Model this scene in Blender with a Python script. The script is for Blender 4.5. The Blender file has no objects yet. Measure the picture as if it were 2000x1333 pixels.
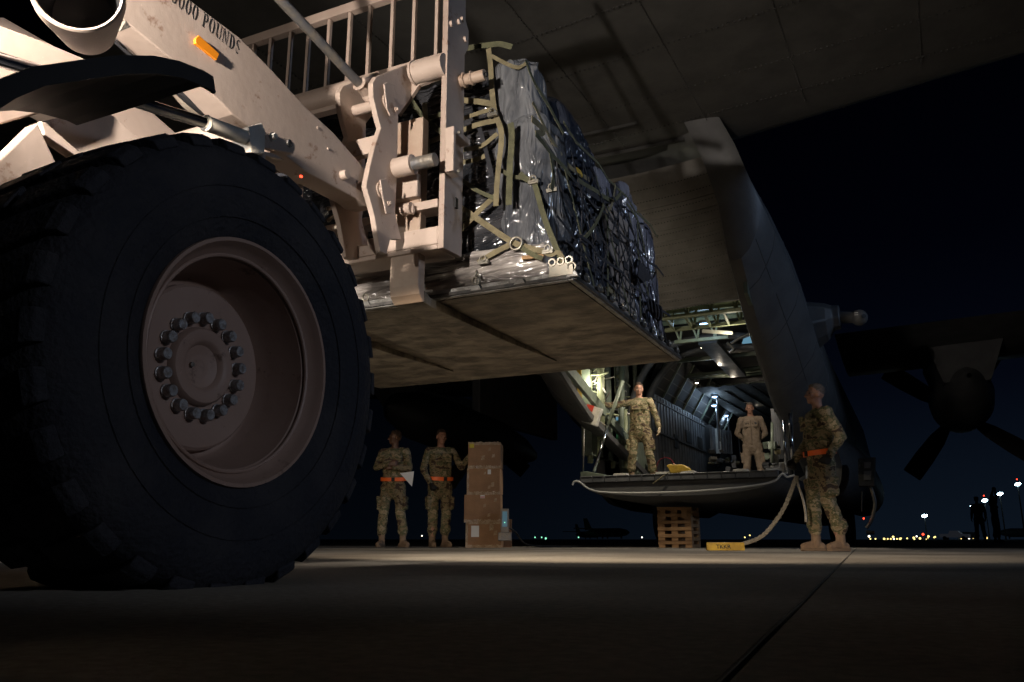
import bpy, bmesh, math, random
from mathutils import Vector, Matrix, noise
random.seed(7)
R = math.radians
PI = math.pi
SC = bpy.context.scene
COL = SC.collection

# ------------------------------------------------------------------ camera, world, lights
CAMH = .12
TH, AZ = R(13.614), R(25.635)
cam_d = bpy.data.cameras.new('camera'); cam = bpy.data.objects.new('camera', cam_d); COL.objects.link(cam)
cam.location = (0, 0, CAMH); cam.rotation_euler = (R(90) + TH, 0, AZ)
cam_d.lens = 28.8; cam_d.sensor_width = 36; cam_d.clip_end = 5000; cam_d.clip_start = .02
SC.camera = cam
w = bpy.data.worlds.new('World'); SC.world = w; w.use_nodes = True
nt = w.node_tree; nt.nodes.clear()
out = nt.nodes.new('ShaderNodeOutputWorld'); bg = nt.nodes.new('ShaderNodeBackground')
tc = nt.nodes.new('ShaderNodeTexCoord'); sep = nt.nodes.new('ShaderNodeSeparateXYZ'); rmp = nt.nodes.new('ShaderNodeValToRGB')
nt.links.new(tc.outputs['Generated'], sep.inputs[0]); nt.links.new(sep.outputs['Z'], rmp.inputs[0])
nt.links.new(rmp.outputs[0], bg.inputs[0]); nt.links.new(bg.outputs[0], out.inputs[0])
e = rmp.color_ramp.elements
e[0].position = 0; e[0].color = (.0085, .0155, .028, 1)
e[1].position = .55; e[1].color = (.0002, .0003, .0011, 1)
for p, c in ((.07, (.0062, .0112, .0215)), (.17, (.0024, .0042, .0105)), (.32, (.0007, .0011, .0045))):
    k = e.new(p); k.color = (*c, 1)
mrx = nt.nodes.new('ShaderNodeMapRange'); mrx.interpolation_type = 'SMOOTHSTEP'
for k_, v_ in (('From Min', -.65), ('From Max', .12), ('To Min', .11), ('To Max', .44)): mrx.inputs[k_].default_value = v_
mry = nt.nodes.new('ShaderNodeMapRange')
for k_, v_ in (('From Min', -.3), ('From Max', .5), ('To Min', .08), ('To Max', 1)): mry.inputs[k_].default_value = v_
mul = nt.nodes.new('ShaderNodeMath'); mul.operation = 'MULTIPLY'
nt.links.new(sep.outputs['X'], mrx.inputs['Value']); nt.links.new(sep.outputs['Y'], mry.inputs['Value'])
nt.links.new(mrx.outputs[0], mul.inputs[0]); nt.links.new(mry.outputs[0], mul.inputs[1]); nt.links.new(mul.outputs[0], bg.inputs[1])
SC.view_settings.view_transform = 'Standard'; SC.view_settings.look = 'None'
SC.view_settings.exposure = 0; SC.view_settings.gamma = 1

def lamp(name, kind, loc, energy, color=(1, 1, 1), target=None, size=None, blend=.5, radius=.05):
    d = bpy.data.lights.new(name, kind); o = bpy.data.objects.new(name, d); COL.objects.link(o)
    o.location = loc; d.energy = energy; d.color = color
    if kind in ('POINT', 'SPOT'): d.shadow_soft_size = radius
    if kind == 'SPOT': d.spot_size = R(size); d.spot_blend = blend
    if target is not None:
        o.rotation_euler = (Vector(target) - Vector(loc)).to_track_quat('-Z', 'Y').to_euler()
    return o
WARM = (1, .89, .79)
# work lamp of the loader beside its right fender, and its twin on the left
lamp('work_light', 'SPOT', (-2.13, .30, 1.87), 700, WARM, (-2.35, 4.0, 2.05), 84, .9, .035)
def headlight(loc, target, energy, size, wide):
    o = lamp('driving_light', 'SPOT', loc, energy, (1, .80, .60), target, size, 1.0, .04); o.scale = (wide, 1, 1); return o
headlight((-1.90, 1.42, 1.70), (-2.1, 8.2, -.72), 1900, 28, 3.0)
headlight((-3.95, 1.35, 1.70), (-7.0, 11.0, .6), 520, 22, 1.3)
lamp('work_light', 'SPOT', (-3.90, .30, 1.95), 110, WARM, (-3.4, 4.0, 2.0), 120, .6, .035)
# lamps inside the aircraft, with added fill lights among them
lamp('tail_dome_light', 'SPOT', (-2.9, 13.2, 3.50), 200, (1, .88, .72), (-3.4, 13.2, 1.0), 138, .4, .05)
lamp('ramp_fill_light', 'SPOT', (-3.7, 10.9, 3.1), 125, (1, .86, .62), (-3.6, 13.0, 1.45), 96, .8, .05)  # unseen spot added aft of the ramp, lights the man and ramp edge
lamp('hold_fill_light', 'SPOT', (-2.6, 14.5, 3.55), 85, (1, .88, .74), (-2.85, 17.0, 1.9), 62, .8, .05)  # unseen spot added to light the crewman's front
lamp('port_wall_light', 'POINT', (-4.75, 12.95, 2.75), 13, (1, .96, .74), radius=.04)
lamp('truss_fill_light', 'POINT', (-2.3, 12.9, 3.2), 7, (1, .92, .66), radius=.04)  # unseen point light added to brighten the door truss
# blue apron flood from the right; the other spots are added fill
lamp('apron_flood_fill', 'SPOT', (9, .9, 3.6), 430, (.85, .88, 1), (-1.8, 1.9, .6), 13, .7, .12)  # added near spot, narrow, lights the wheel from the right
lamp('apron_flood_fill', 'SPOT', (22, 7, 9), 3300, (.50, .68, 1), (-1, 8.6, 3.8), 40, 1.0, .5)
lamp('apron_flood_fill', 'SPOT', (-5.2, 3.0, .55), 100, (1, .86, .66), (-2.6, 5.2, 1.5), 62, .9, .10)  # added low spot left of the pallet, brightens its underside
lamp('apron_flood_fill', 'SPOT', (14, 3.2, 5), 1900, (.84, .89, 1), (-1.6, 5.2, 2.1), 15, .8, .2)  # added narrow spot that brightens the load's right side
# unseen fill spot added left of the load to brighten the tail underside
lamp('tail_fill_lamp', 'SPOT', (-5.5, 2.9, 1.9), 720, (1, .88, .70), (-3.5, 10.6, 3.65), 26, 1.0, .10)

# ------------------------------------------------------------------ pixel rays of the 2000x1333 photograph onto real planes
def ray(px, py):
    f = 1600.; x = (px - 1000) / f; y = (666.5 - py) / f
    fw = math.cos(TH) - y * math.sin(TH); up = math.sin(TH) + y * math.cos(TH)
    return Vector((-math.sin(AZ) * fw + math.cos(AZ) * x, math.cos(AZ) * fw + math.sin(AZ) * x, up))
O = Vector((0, 0, CAMH))
def ax(px, py, X): r = ray(px, py); return O + r * (X / r.x)
def ay(px, py, Y): r = ray(px, py); return O + r * (Y / r.y)
def azz(px, py, Z): r = ray(px, py); return O + r * ((Z - CAMH) / r.z)

# ------------------------------------------------------------------ materials
MATS = {}
def mat(name, col, rough=.6, metal=0., col2=None, scale=6., bump=0., bscale=None, emit=None, estr=1., coords='Object',
        stretch=(1, 1, 1), trans=0., spec=.5, contrast=(.4, .6), alpha=1., coat=0.):
    m = bpy.data.materials.new(name); m.use_nodes = True; n = m.node_tree; b = n.nodes['Principled BSDF']
    b.inputs['Base Color'].default_value = (*col, 1); b.inputs['Roughness'].default_value = rough
    b.inputs['Metallic'].default_value = metal; b.inputs['Specular IOR Level'].default_value = spec
    b.inputs['Transmission Weight'].default_value = trans; b.inputs['Alpha'].default_value = alpha
    b.inputs['Coat Weight'].default_value = coat
    t = n.nodes.new('ShaderNodeTexCoord'); mp = n.nodes.new('ShaderNodeMapping'); mp.inputs['Scale'].default_value = stretch
    n.links.new(t.outputs[coords], mp.inputs[0])
    if col2 is not None:
        nz = n.nodes.new('ShaderNodeTexNoise'); nz.inputs['Scale'].default_value = scale; nz.inputs['Detail'].default_value = 7
        nz.inputs['Roughness'].default_value = .62
        cr = n.nodes.new('ShaderNodeValToRGB'); cr.color_ramp.elements[0].position = contrast[0]; cr.color_ramp.elements[1].position = contrast[1]
        cr.color_ramp.elements[0].color = (*col, 1); cr.color_ramp.elements[1].color = (*col2, 1)
        n.links.new(mp.outputs[0], nz.inputs['Vector']); n.links.new(nz.outputs['Fac'], cr.inputs[0]); n.links.new(cr.outputs[0], b.inputs['Base Color'])
        mr = n.nodes.new('ShaderNodeMapRange'); mr.inputs['To Min'].default_value = max(.07, rough - .12); mr.inputs['To Max'].default_value = min(1, rough + (.12 if rough > .2 else .06))
        n.links.new(nz.outputs['Fac'], mr.inputs['Value']); n.links.new(mr.outputs[0], b.inputs['Roughness'])
    if bump:
        nb = n.nodes.new('ShaderNodeTexNoise'); nb.inputs['Scale'].default_value = bscale or scale * 4; nb.inputs['Detail'].default_value = 6
        bp = n.nodes.new('ShaderNodeBump'); bp.inputs['Strength'].default_value = bump; bp.inputs['Distance'].default_value = .02
        n.links.new(mp.outputs[0], nb.inputs['Vector']); n.links.new(nb.outputs['Fac'], bp.inputs['Height']); n.links.new(bp.outputs[0], b.inputs['Normal'])
    if emit:
        b.inputs['Emission Color'].default_value = (*emit, 1); b.inputs['Emission Strength'].default_value = estr
    MATS[name] = m
    return m
def worn(name, base, dust, rust, rough=.55):
    """painted steel: mottled dust, rust spots and long scratches"""
    m = mat(name, base, rough, 0, dust, 3.2, .07, 28, contrast=(.38, .68)); n = m.node_tree; b = n.nodes['Principled BSDF']
    src = b.inputs['Base Color'].links[0].from_socket; mp = [x for x in n.nodes if x.type == 'MAPPING'][0]
    nz = n.nodes.new('ShaderNodeTexNoise'); nz.inputs['Scale'].default_value = 9; nz.inputs['Detail'].default_value = 9; nz.inputs['Roughness'].default_value = .7
    cr = n.nodes.new('ShaderNodeValToRGB'); cr.color_ramp.elements[0].position = .60; cr.color_ramp.elements[1].position = .67
    cr.color_ramp.elements[0].color = (0, 0, 0, 1); cr.color_ramp.elements[1].color = (.75, .75, .75, 1)
    mx = n.nodes.new('ShaderNodeMix'); mx.data_type = 'RGBA'; mx.inputs[7].default_value = (*rust, 1)
    n.links.new(mp.outputs[0], nz.inputs['Vector']); n.links.new(nz.outputs['Fac'], cr.inputs[0]); n.links.new(cr.outputs[0], mx.inputs[0])
    n.links.new(src, mx.inputs[6]); 
    vz = n.nodes.new('ShaderNodeTexNoise'); vz.inputs['Scale'].default_value = 55; vz.inputs['Detail'].default_value = 3
    c2 = n.nodes.new('ShaderNodeValToRGB'); c2.color_ramp.elements[0].position = .70; c2.color_ramp.elements[1].position = .74
    c2.color_ramp.elements[0].color = (0, 0, 0, 1); c2.color_ramp.elements[1].color = (.6, .6, .6, 1)
    m2 = n.nodes.new('ShaderNodeMix'); m2.data_type = 'RGBA'; m2.inputs[7].default_value = (min(1, dust[0] * 1.3), min(1, dust[1] * 1.3), min(1, dust[2] * 1.3), 1)
    n.links.new(mp.outputs[0], vz.inputs['Vector']); n.links.new(vz.outputs['Fac'], c2.inputs[0]); n.links.new(c2.outputs[0], m2.inputs[0])
    n.links.new(mx.outputs[2], m2.inputs[6]); n.links.new(m2.outputs[2], b.inputs['Base Color'])
    return m
def camo(name, cols, scale=6.5):
    m = mat(name, cols[0], .9, bump=.35, bscale=60); n = m.node_tree; b = n.nodes['Principled BSDF']
    mp = [x for x in n.nodes if x.type == 'MAPPING'][0]; mp.inputs['Scale'].default_value = (1, 1, 1.7)
    nz = n.nodes.new('ShaderNodeTexNoise'); nz.inputs['Scale'].default_value = scale; nz.inputs['Detail'].default_value = 5; nz.inputs['Roughness'].default_value = .6
    cr = n.nodes.new('ShaderNodeValToRGB'); cr.color_ramp.interpolation = 'CONSTANT'; el = cr.color_ramp.elements
    el[0].position = 0; el[0].color = (*cols[0], 1); el[1].position = .42; el[1].color = (*cols[1], 1)
    k = el.new(.5); k.color = (*cols[2], 1); k = el.new(.57); k.color = (*cols[3], 1); k = el.new(.64); k.color = (*cols[1], 1)
    n.links.new(mp.outputs[0], nz.inputs['Vector']); n.links.new(nz.outputs['Fac'], cr.inputs[0]); n.links.new(cr.outputs[0], b.inputs['Base Color'])
    return m
M = {}
M['tan'] = worn('desert_tan_paint', (.43, .335, .275), (.50, .40, .335), (.20, .10, .055))
M['tan_dk'] = worn('worn_dark_tan_paint', (.36, .275, .225), (.44, .345, .285), (.16, .07, .035), .6)
M['rubber'] = mat('tyre_rubber', (.012, .014, .022), .85, 0, (.045, .044, .048), 3.2, .5, 60, contrast=(.42, .75))
M['rim'] = worn('rim_tan_paint', (.32, .215, .17), (.36, .25, .2), (.10, .06, .04), .5)
M['nut'] = mat('zinc_nut', (.42, .42, .42), .42, .7, (.22, .19, .17), 60, .2)
M['black'] = mat('black_plastic', (.006, .006, .007), .5, 0, (.010, .010, .011), 8)
M['chrome'] = mat('chrome_rod', (.6, .62, .66), .18, 1, (.45, .46, .5), 18)
M['steel'] = mat('grey_cylinder_steel', (.17, .17, .175), .45, .5, (.25, .22, .18), 10, .3, 60)
M['hose'] = mat('cream_hose', (.33, .29, .23), .6, 0, (.25, .2, .15), 20)
M['bhose'] = mat('dark_hose', (.03, .03, .033), .55)
M['amber'] = mat('amber_reflector', (.75, .25, .015), .3, emit=(1, .25, 0), estr=.10)  # slight glow stands in for light thrown back by the reflector
M['ink'] = mat('stencil_black', (.015, .014, .014), .7)
M['forksteel'] = worn('worn_fork_steel', (.36, .25, .185), (.46, .37, .29), (.12, .07, .045), .5)
M['pal'] = mat('scuffed_pallet_aluminium', (.065, .052, .038), .55, .15, (.22, .19, .145), 3.4, .35, 24, contrast=(.40, .62), stretch=(1, 1.7, 1))
M['rail'] = mat('pallet_rail_aluminium', (.30, .30, .29), .42, .5, (.17, .165, .15), 12, .2)
M['railblk'] = mat('dark_rail_edge', (.03, .03, .03), .5, .3, (.09, .085, .08), 14)
M['web'] = mat('khaki_webbing', (.235, .20, .115), .85, 0, (.165, .14, .08), 14, .5, 250)
M['web_ol'] = mat('olive_webbing', (.115, .115, .062), .85, 0, (.08, .08, .045), 14, .5, 250)
M['web_bk'] = mat('black_webbing', (.016, .017, .022), .85, 0, (.03, .03, .036), 14, .5, 250)
M['ring'] = mat('steel_hardware', (.26, .25, .21), .4, .7, (.3, .27, .22), 30)
M['blackwrap'] = mat('black_plastic_wrap', (.014, .016, .020), .15, 0, (.05, .05, .055), 4, 1.0, 12, spec=1., stretch=(.6, 1, 2.6))
M['bluewrap'] = mat('dark_blue_tarpaulin', (.018, .022, .033), .15, 0, (.05, .055, .07), 5, .7, 20, spec=.8)
M['film'] = mat('hazy_stretch_film', (.045, .05, .06), .12, 0, (.16, .165, .175), 4, .85, 16, spec=.8, stretch=(1, 1, .5))
M['palefilm'] = mat('clear_wrap_over_cartons', (.50, .46, .42), .15, 0, (.06, .05, .05), 3.5, 1.0, 9, spec=1., stretch=(1, 1, 3.5))
M['lilac'] = mat('lilac_grey_bag', (.25, .245, .28), .15, 0, (.11, .11, .14), 4, .7, 16, spec=.7, stretch=(1, 1, .45))
for k_, st_ in (('blackwrap', (.35, .35, 1.6)), ('bluewrap', (1, 1, .25)), ('film', (1, 1, .22)), ('palefilm', (.3, .3, 2.0)), ('lilac', (1, 1, .2))):      # crumpled plastic: long pulled folds
    for x_ in M[k_].node_tree.nodes:
        if x_.type == 'TEX_NOISE' and x_.outputs['Fac'].links and x_.outputs['Fac'].links[0].to_node.type == 'BUMP':
            x_.inputs['Distortion'].default_value = .8; x_.inputs['Detail'].default_value = 1.5; x_.inputs['Scale'].default_value *= .8; x_.inputs['Distortion'].default_value = 1.6
        if x_.type == 'BUMP': x_.inputs['Distance'].default_value = .05
        if x_.type == 'MAPPING': x_.inputs['Scale'].default_value = st_
M['carton_grey'] = mat('grey_brown_carton', (.24, .205, .18), .7, 0, (.19, .16, .145), 3, .1)
M['skinac'] = mat('aircraft_grey_paint', (.13, .13, .13), .5, 0, (.10, .10, .102), 2.4, .12, 40)
M['under'] = mat('tail_underside_grey', (.17, .16, .145), .6, 0, (.125, .118, .105), 2.2, .15, 30)
M['seam'] = mat('panel_seam', (.05, .048, .045), .6)
M['seamskin'] = mat('lapped_skin_edge', (.085, .085, .087), .55)
M['zinc'] = mat('zinc_green_primer', (.27, .29, .175), .5, 0, (.19, .21, .13), 9, .1)
M['intgrn'] = mat('interior_green_paint', (.17, .20, .155), .5, 0, (.12, .145, .11), 7, .1)
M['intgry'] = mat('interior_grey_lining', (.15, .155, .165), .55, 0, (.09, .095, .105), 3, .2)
M['quilt'] = mat('quilted_lining', (.16, .155, .14), .8, 0, (.11, .105, .095), 4, .4, 20)
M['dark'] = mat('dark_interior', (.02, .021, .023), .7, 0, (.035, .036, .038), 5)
M['yellow'] = mat('yellow_paint', (.55, .36, .04), .5, 0, (.38, .24, .03), 10, .2)
M['white'] = mat('white_enamel', (.62, .61, .57), .45, 0, (.5, .48, .44), 10)
M['red'] = mat('red_label', (.55, .05, .03), .5)
M['orange'] = mat('orange_reflective_belt', (.95, .17, .03), .5, emit=(1, .12, .01), estr=.012)  # faint glow stands in for the belt's reflected light
M['card'] = mat('brown_cardboard', (.33, .185, .095), .78, 0, (.26, .145, .075), 3, .15, 40)
M['tape'] = mat('clear_packing_tape', (.5, .38, .26), .15, 0, (.36, .25, .15), 18, 1.0, 60, spec=.9)
M['paper'] = mat('white_paper', (.72, .72, .70), .7)
M['ylabel'] = mat('yellow_label', (.6, .5, .03), .6)
M['wood'] = mat('rough_lumber', (.42, .25, .12), .75, 0, (.26, .145, .065), 7, .4, 40, stretch=(.4, 3, 3))
M['rope'] = mat('frayed_white_rope', (.52, .48, .40), .95, 0, (.36, .33, .27), 40, 1, 150)
M['skin'] = mat('skin', (.38, .205, .14), .6, 0, (.33, .165, .11), 14, .1)
M['skin_dk'] = mat('dark_skin', (.15, .075, .045), .5, 0, (.11, .055, .035), 14, .1)
M['hair'] = mat('dark_brown_hair', (.035, .02, .014), .8, 0, (.06, .035, .022), 40, .8, 120)
M['hair_g'] = mat('greying_brown_hair', (.09, .065, .05), .8, 0, (.16, .13, .11), 40, .8, 120)
OCP = [(.055, .034, .020), (.215, .165, .092), (.095, .095, .045), (.30, .24, .15)]
M['camo'] = camo('multi_tone_camouflage', OCP)
M['flight'] = mat('tan_flight_suit', (.28, .215, .155), .9, 0, (.22, .165, .12), 9, .5, 40)
M['flseam'] = mat('suit_seam', (.10, .075, .055), .9)
M['boot'] = mat('tan_suede_boot', (.24, .165, .105), .9, 0, (.19, .125, .08), 10, .4, 90)
M['sole'] = mat('boot_sole', (.16, .11, .07), .85)
M['glove'] = mat('cream_work_glove', (.45, .36, .25), .9, 0, (.36, .28, .18), 14, .4, 90)
M['bglove'] = mat('black_glove', (.018, .017, .016), .8)
M['sil'] = mat('silhouette_dark', (.05, .045, .03), .9, 0, (.03, .03, .02), 10)  # silhouette shade put into one dark colour for cloth, skin and boots
M['glass'] = mat('lens_glass', (.5, .55, .6), .1, .3)
M['fard'] = mat('far_aircraft_grey', (.10, .11, .13), .6)
M['asph'] = mat('far_asphalt', (.012, .012, .013), .95, 0, (.02, .019, .018), 3, .2, 40)

def emis(name, col, s):
    m = bpy.data.materials.new(name); m.use_nodes = True; n = m.node_tree; n.nodes.clear()
    o = n.nodes.new('ShaderNodeOutputMaterial'); em = n.nodes.new('ShaderNodeEmission'); em.inputs[0].default_value = (*col, 1); em.inputs[1].default_value = s
    n.links.new(em.outputs[0], o.inputs[0]); return m
M['e_blue'] = emis('blue_white_lamp', (.35, .62, 1), 9); M['e_warm'] = emis('warm_dome_lamp', (1, .85, .65), 7)
M['e_flood'] = emis('flood_lamp', (.55, .85, 1), 24); M['e_yel'] = emis('yellow_far_lamp', (1, .72, .22), 2.6)
M['e_grn'] = emis('green_far_lamp', (.3, 1, .6), 1.6); M['e_red'] = emis('red_lamp', (1, .05, .02), 5); M['e_white'] = emis('white_far_lamp', (1, .9, .7), 4)
M['e_sign'] = emis('blue_lit_panel', (.25, .55, .75), .45)

# ------------------------------------------------------------------ mesh helpers
def frame(d):
    d = Vector(d).normalized(); a = Vector((0, 0, 1)) if abs(d.z) < .9 else Vector((1, 0, 0))
    u = d.cross(a).normalized(); v = u.cross(d).normalized(); return u, v, d
class MB:
    def __init__(s): s.v = []; s.f = []
    def add(s, vs, fs):
        n = len(s.v); s.v += [tuple(p) for p in vs]; s.f += [tuple(i + n for i in f) for f in fs]; return s
    def box(s, c, d, rot=None):
        c = Vector(c); h = Vector(d) / 2; m = rot or Matrix.Identity(3)
        vs = [c + m @ Vector((x * h.x, y * h.y, z * h.z)) for x in (-1, 1) for y in (-1, 1) for z in (-1, 1)]
        return s.add(vs, [(0, 1, 3, 2), (4, 6, 7, 5), (0, 4, 5, 1), (2, 3, 7, 6), (0, 2, 6, 4), (1, 5, 7, 3)])
    def b2(s, a, b): a = Vector(a); b = Vector(b); return s.box((a + b) / 2, [abs(x) for x in (b - a)])
    def prism(s, pts, ext):
        ext = Vector(ext); pts = [Vector(p) for p in pts]; n = len(pts)
        fs = [tuple(range(n))[::-1], tuple(range(n, 2 * n))] + [(i, (i + 1) % n, n + (i + 1) % n, n + i) for i in range(n)]
        return s.add(pts + [p + ext for p in pts], fs)
    def beam(s, a, b, wd, ht, up=None):
        a = Vector(a); b = Vector(b); d = (b - a).normalized(); up = Vector(up or (0, 0, 1))
        if abs(d.dot(up)) > .95: up = Vector((0, 1, 0))
        u = d.cross(up).normalized(); v = u.cross(d).normalized()
        pts = [a + u * (x * wd / 2) + v * (y * ht / 2) for x, y in ((-1, -1), (1, -1), (1, 1), (-1, 1))]
        return s.prism(pts, b - a)
    def tube(s, path, r, n=12, caps=True, r2=None):
        path = [Vector(p) for p in path]; k = len(path); vs = []; fs = []
        u0 = None
        for i, p in enumerate(path):
            d = (path[min(i + 1, k - 1)] - path[max(i - 1, 0)]).normalized()
            if u0 is None: u, v, _ = frame(d)
            else: u = (u0 - d * u0.dot(d)).normalized(); v = u.cross(d)
            u0 = u; rr = r if r2 is None else r + (r2 - r) * i / (k - 1)
            vs += [p + (u * math.cos(t * 2 * PI / n) + v * math.sin(t * 2 * PI / n)) * rr for t in range(n)]
        for i in range(k - 1):
            for t in range(n): fs.append((i * n + t, i * n + (t + 1) % n, (i + 1) * n + (t + 1) % n, (i + 1) * n + t))
        if caps: fs += [tuple(range(n))[::-1], tuple(range((k - 1) * n, k * n))]
        return s.add(vs, fs)
    def lathe(s, prof, org, axis, n=48, wob=None):
        """prof: (distance along the axis, radius)"""
        u, v, d = frame(axis); org = Vector(org); vs = []; fs = []; k = len(prof)
        for a, r in prof:
            for t in range(n):
                an = t * 2 * PI / n; vs.append(org + d * a + (u * math.cos(an) + v * math.sin(an)) * r)
        for i in range(k - 1):
            for t in range(n): fs.append((i * n + t, i * n + (t + 1) % n, (i + 1) * n + (t + 1) % n, (i + 1) * n + t))
        return s.add(vs, fs)
    def ball(s, c, r, nu=12, nv=8, rot=None):
        c = Vector(c); r = Vector(r) if hasattr(r, '__len__') else Vector((r, r, r)); m = rot or Matrix.Identity(3)
        vs = [c + m @ Vector((0, 0, r.z))]; fs = []
        for i in range(1, nv):
            for j in range(nu):
                a = PI * i / nv; b = 2 * PI * j / nu
                vs.append(c + m @ Vector((r.x * math.sin(a) * math.cos(b), r.y * math.sin(a) * math.sin(b), r.z * math.cos(a))))
        vs.append(c + m @ Vector((0, 0, -r.z)))
        for j in range(nu): fs.append((0, 1 + j, 1 + (j + 1) % nu))
        for i in range(nv - 2):
            for j in range(nu): fs.append((1 + i * nu + j, 1 + (i + 1) * nu + j, 1 + (i + 1) * nu + (j + 1) % nu, 1 + i * nu + (j + 1) % nu))
        for j in range(nu): fs.append((len(vs) - 1, 1 + (nv - 2) * nu + (j + 1) % nu, 1 + (nv - 2) * nu + j))
        return s.add(vs, fs)
    def chain(s, pts, rs, flat=None):
        """overlapping balls, tapering, to be fused by a voxel remesh"""
        for i in range(len(pts) - 1):
            a = Vector(pts[i]); b = Vector(pts[i + 1]); n = max(2, int((b - a).length / (min(rs[i], rs[i + 1]) * .45)))
            for k in range(n + 1):
                t = k / n; r = rs[i] + (rs[i + 1] - rs[i]) * t
                s.ball(a.lerp(b, t), (r, r, r) if flat is None else (r * flat[0], r * flat[1], r), 10, 7)
        return s
    def ribbon(s, pts, nrm, wd, th=.004, twist=None):
        pts = [Vector(p) for p in pts]; nrm = Vector(nrm).normalized(); k = len(pts); vs = []; fs = []
        for i, p in enumerate(pts):
            d = (pts[min(i + 1, k - 1)] - pts[max(i - 1, 0)]).normalized(); u = d.cross(nrm).normalized() * wd / 2; q = nrm * th
            vs += [p - u, p + u, p + u + q, p - u + q]
        for i in range(k - 1):
            for t in range(4): fs.append((i * 4 + t, i * 4 + (t + 1) % 4, (i + 1) * 4 + (t + 1) % 4, (i + 1) * 4 + t))
        fs += [(3, 2, 1, 0), tuple(range(4 * k - 4, 4 * k))]
        return s.add(vs, fs)
    def torus(s, c, nrm, R0, r, n=24, m=8):
        u, v, d = frame(nrm); c = Vector(c); vs = []; fs = []
        for i in range(n):
            a = 2 * PI * i / n; e = u * math.cos(a) + v * math.sin(a)
            for j in range(m):
                b = 2 * PI * j / m; vs.append(c + e * (R0 + r * math.cos(b)) + d * (r * math.sin(b)))
        for i in range(n):
            for j in range(m): fs.append((i * m + j, ((i + 1) % n) * m + j, ((i + 1) % n) * m + (j + 1) % m, i * m + (j + 1) % m))
        return s.add(vs, fs)
    def build(s, name, m, parent=None, smooth=False, bevel=0, label=None):
        me = bpy.data.meshes.new(name); me.from_pydata(s.v, [], s.f)
        bm = bmesh.new(); bm.from_mesh(me); bmesh.ops.recalc_face_normals(bm, faces=bm.faces)
        if smooth:
            for f in bm.faces: f.smooth = True
            if smooth is not True:
                for ed in bm.edges:
                    if len(ed.link_faces) == 2 and ed.calc_face_angle(0) > R(smooth): ed.smooth = False
        bm.to_mesh(me); bm.free()
        if m is not None: me.materials.append(m)
        o = bpy.data.objects.new(name, me); COL.objects.link(o)
        if parent is not None: o.parent = parent
        if bevel:
            b = o.modifiers.new('bevel', 'BEVEL'); b.width = bevel; b.segments = 2; b.limit_method = 'ANGLE'; b.angle_limit = R(35)
        if label: o['label'] = label
        return o
def tag(o, label=None, cat=None, group=None, kind=None):
    if label: o['label'] = label
    if cat: o['category'] = cat
    if group: o['group'] = group
    if kind: o['kind'] = kind
    return o
def thing(name, label, cat, group=None, loc=(0, 0, 0), rz=0):
    o = bpy.data.objects.new(name, None); COL.objects.link(o); o.location = loc; o.rotation_euler = (0, 0, rz); o.empty_display_size = .2
    return tag(o, label, cat, group)
def copy_tree(o, parent=None):
    c = o.copy(); COL.objects.link(c)
    if parent is not None: c.parent = parent
    for ch in list(o.children): copy_tree(ch, c)
    return c
def text_mesh(name, body, m, parent, origin, xdir, zdir, size, depth=.002, bold=0., stencil=False):
    """lettering as real mesh, lying in the plane of xdir and zdir"""
    cu = bpy.data.curves.new(name, 'FONT'); cu.body = body; cu.size = size; cu.extrude = depth; cu.offset = bold
    o = bpy.data.objects.new(name + '_curve', cu); COL.objects.link(o)
    dg = bpy.context.evaluated_depsgraph_get(); me = bpy.data.meshes.new_from_object(o.evaluated_get(dg))
    bpy.data.objects.remove(o); me.materials.clear(); me.materials.append(m)
    x = Vector(xdir).normalized(); z = Vector(zdir).normalized(); n = x.cross(z)
    mx = Matrix(((x.x, z.x, n.x, origin[0]), (x.y, z.y, n.y, origin[1]), (x.z, z.z, n.z, origin[2]), (0, 0, 0, 1)))
    me.transform(mx); r = bpy.data.objects.new(name, me); COL.objects.link(r); r.parent = parent; return r
def fuse(o, voxel, smooth=2, wrinkle=0., wsize=.06):
    r = o.modifiers.new('fuse', 'REMESH'); r.mode = 'VOXEL'; r.voxel_size = voxel; r.use_smooth_shade = True
    if smooth: s = o.modifiers.new('smooth', 'SMOOTH'); s.iterations = smooth; s.factor = .6
    if wrinkle:
        t = bpy.data.textures.new('folds', 'CLOUDS'); t.noise_scale = wsize; t.noise_depth = 2
        d = o.modifiers.new('folds', 'DISPLACE'); d.texture = t; d.strength = wrinkle; d.mid_level = .5; d.texture_coords = 'LOCAL'
    return o

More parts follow.
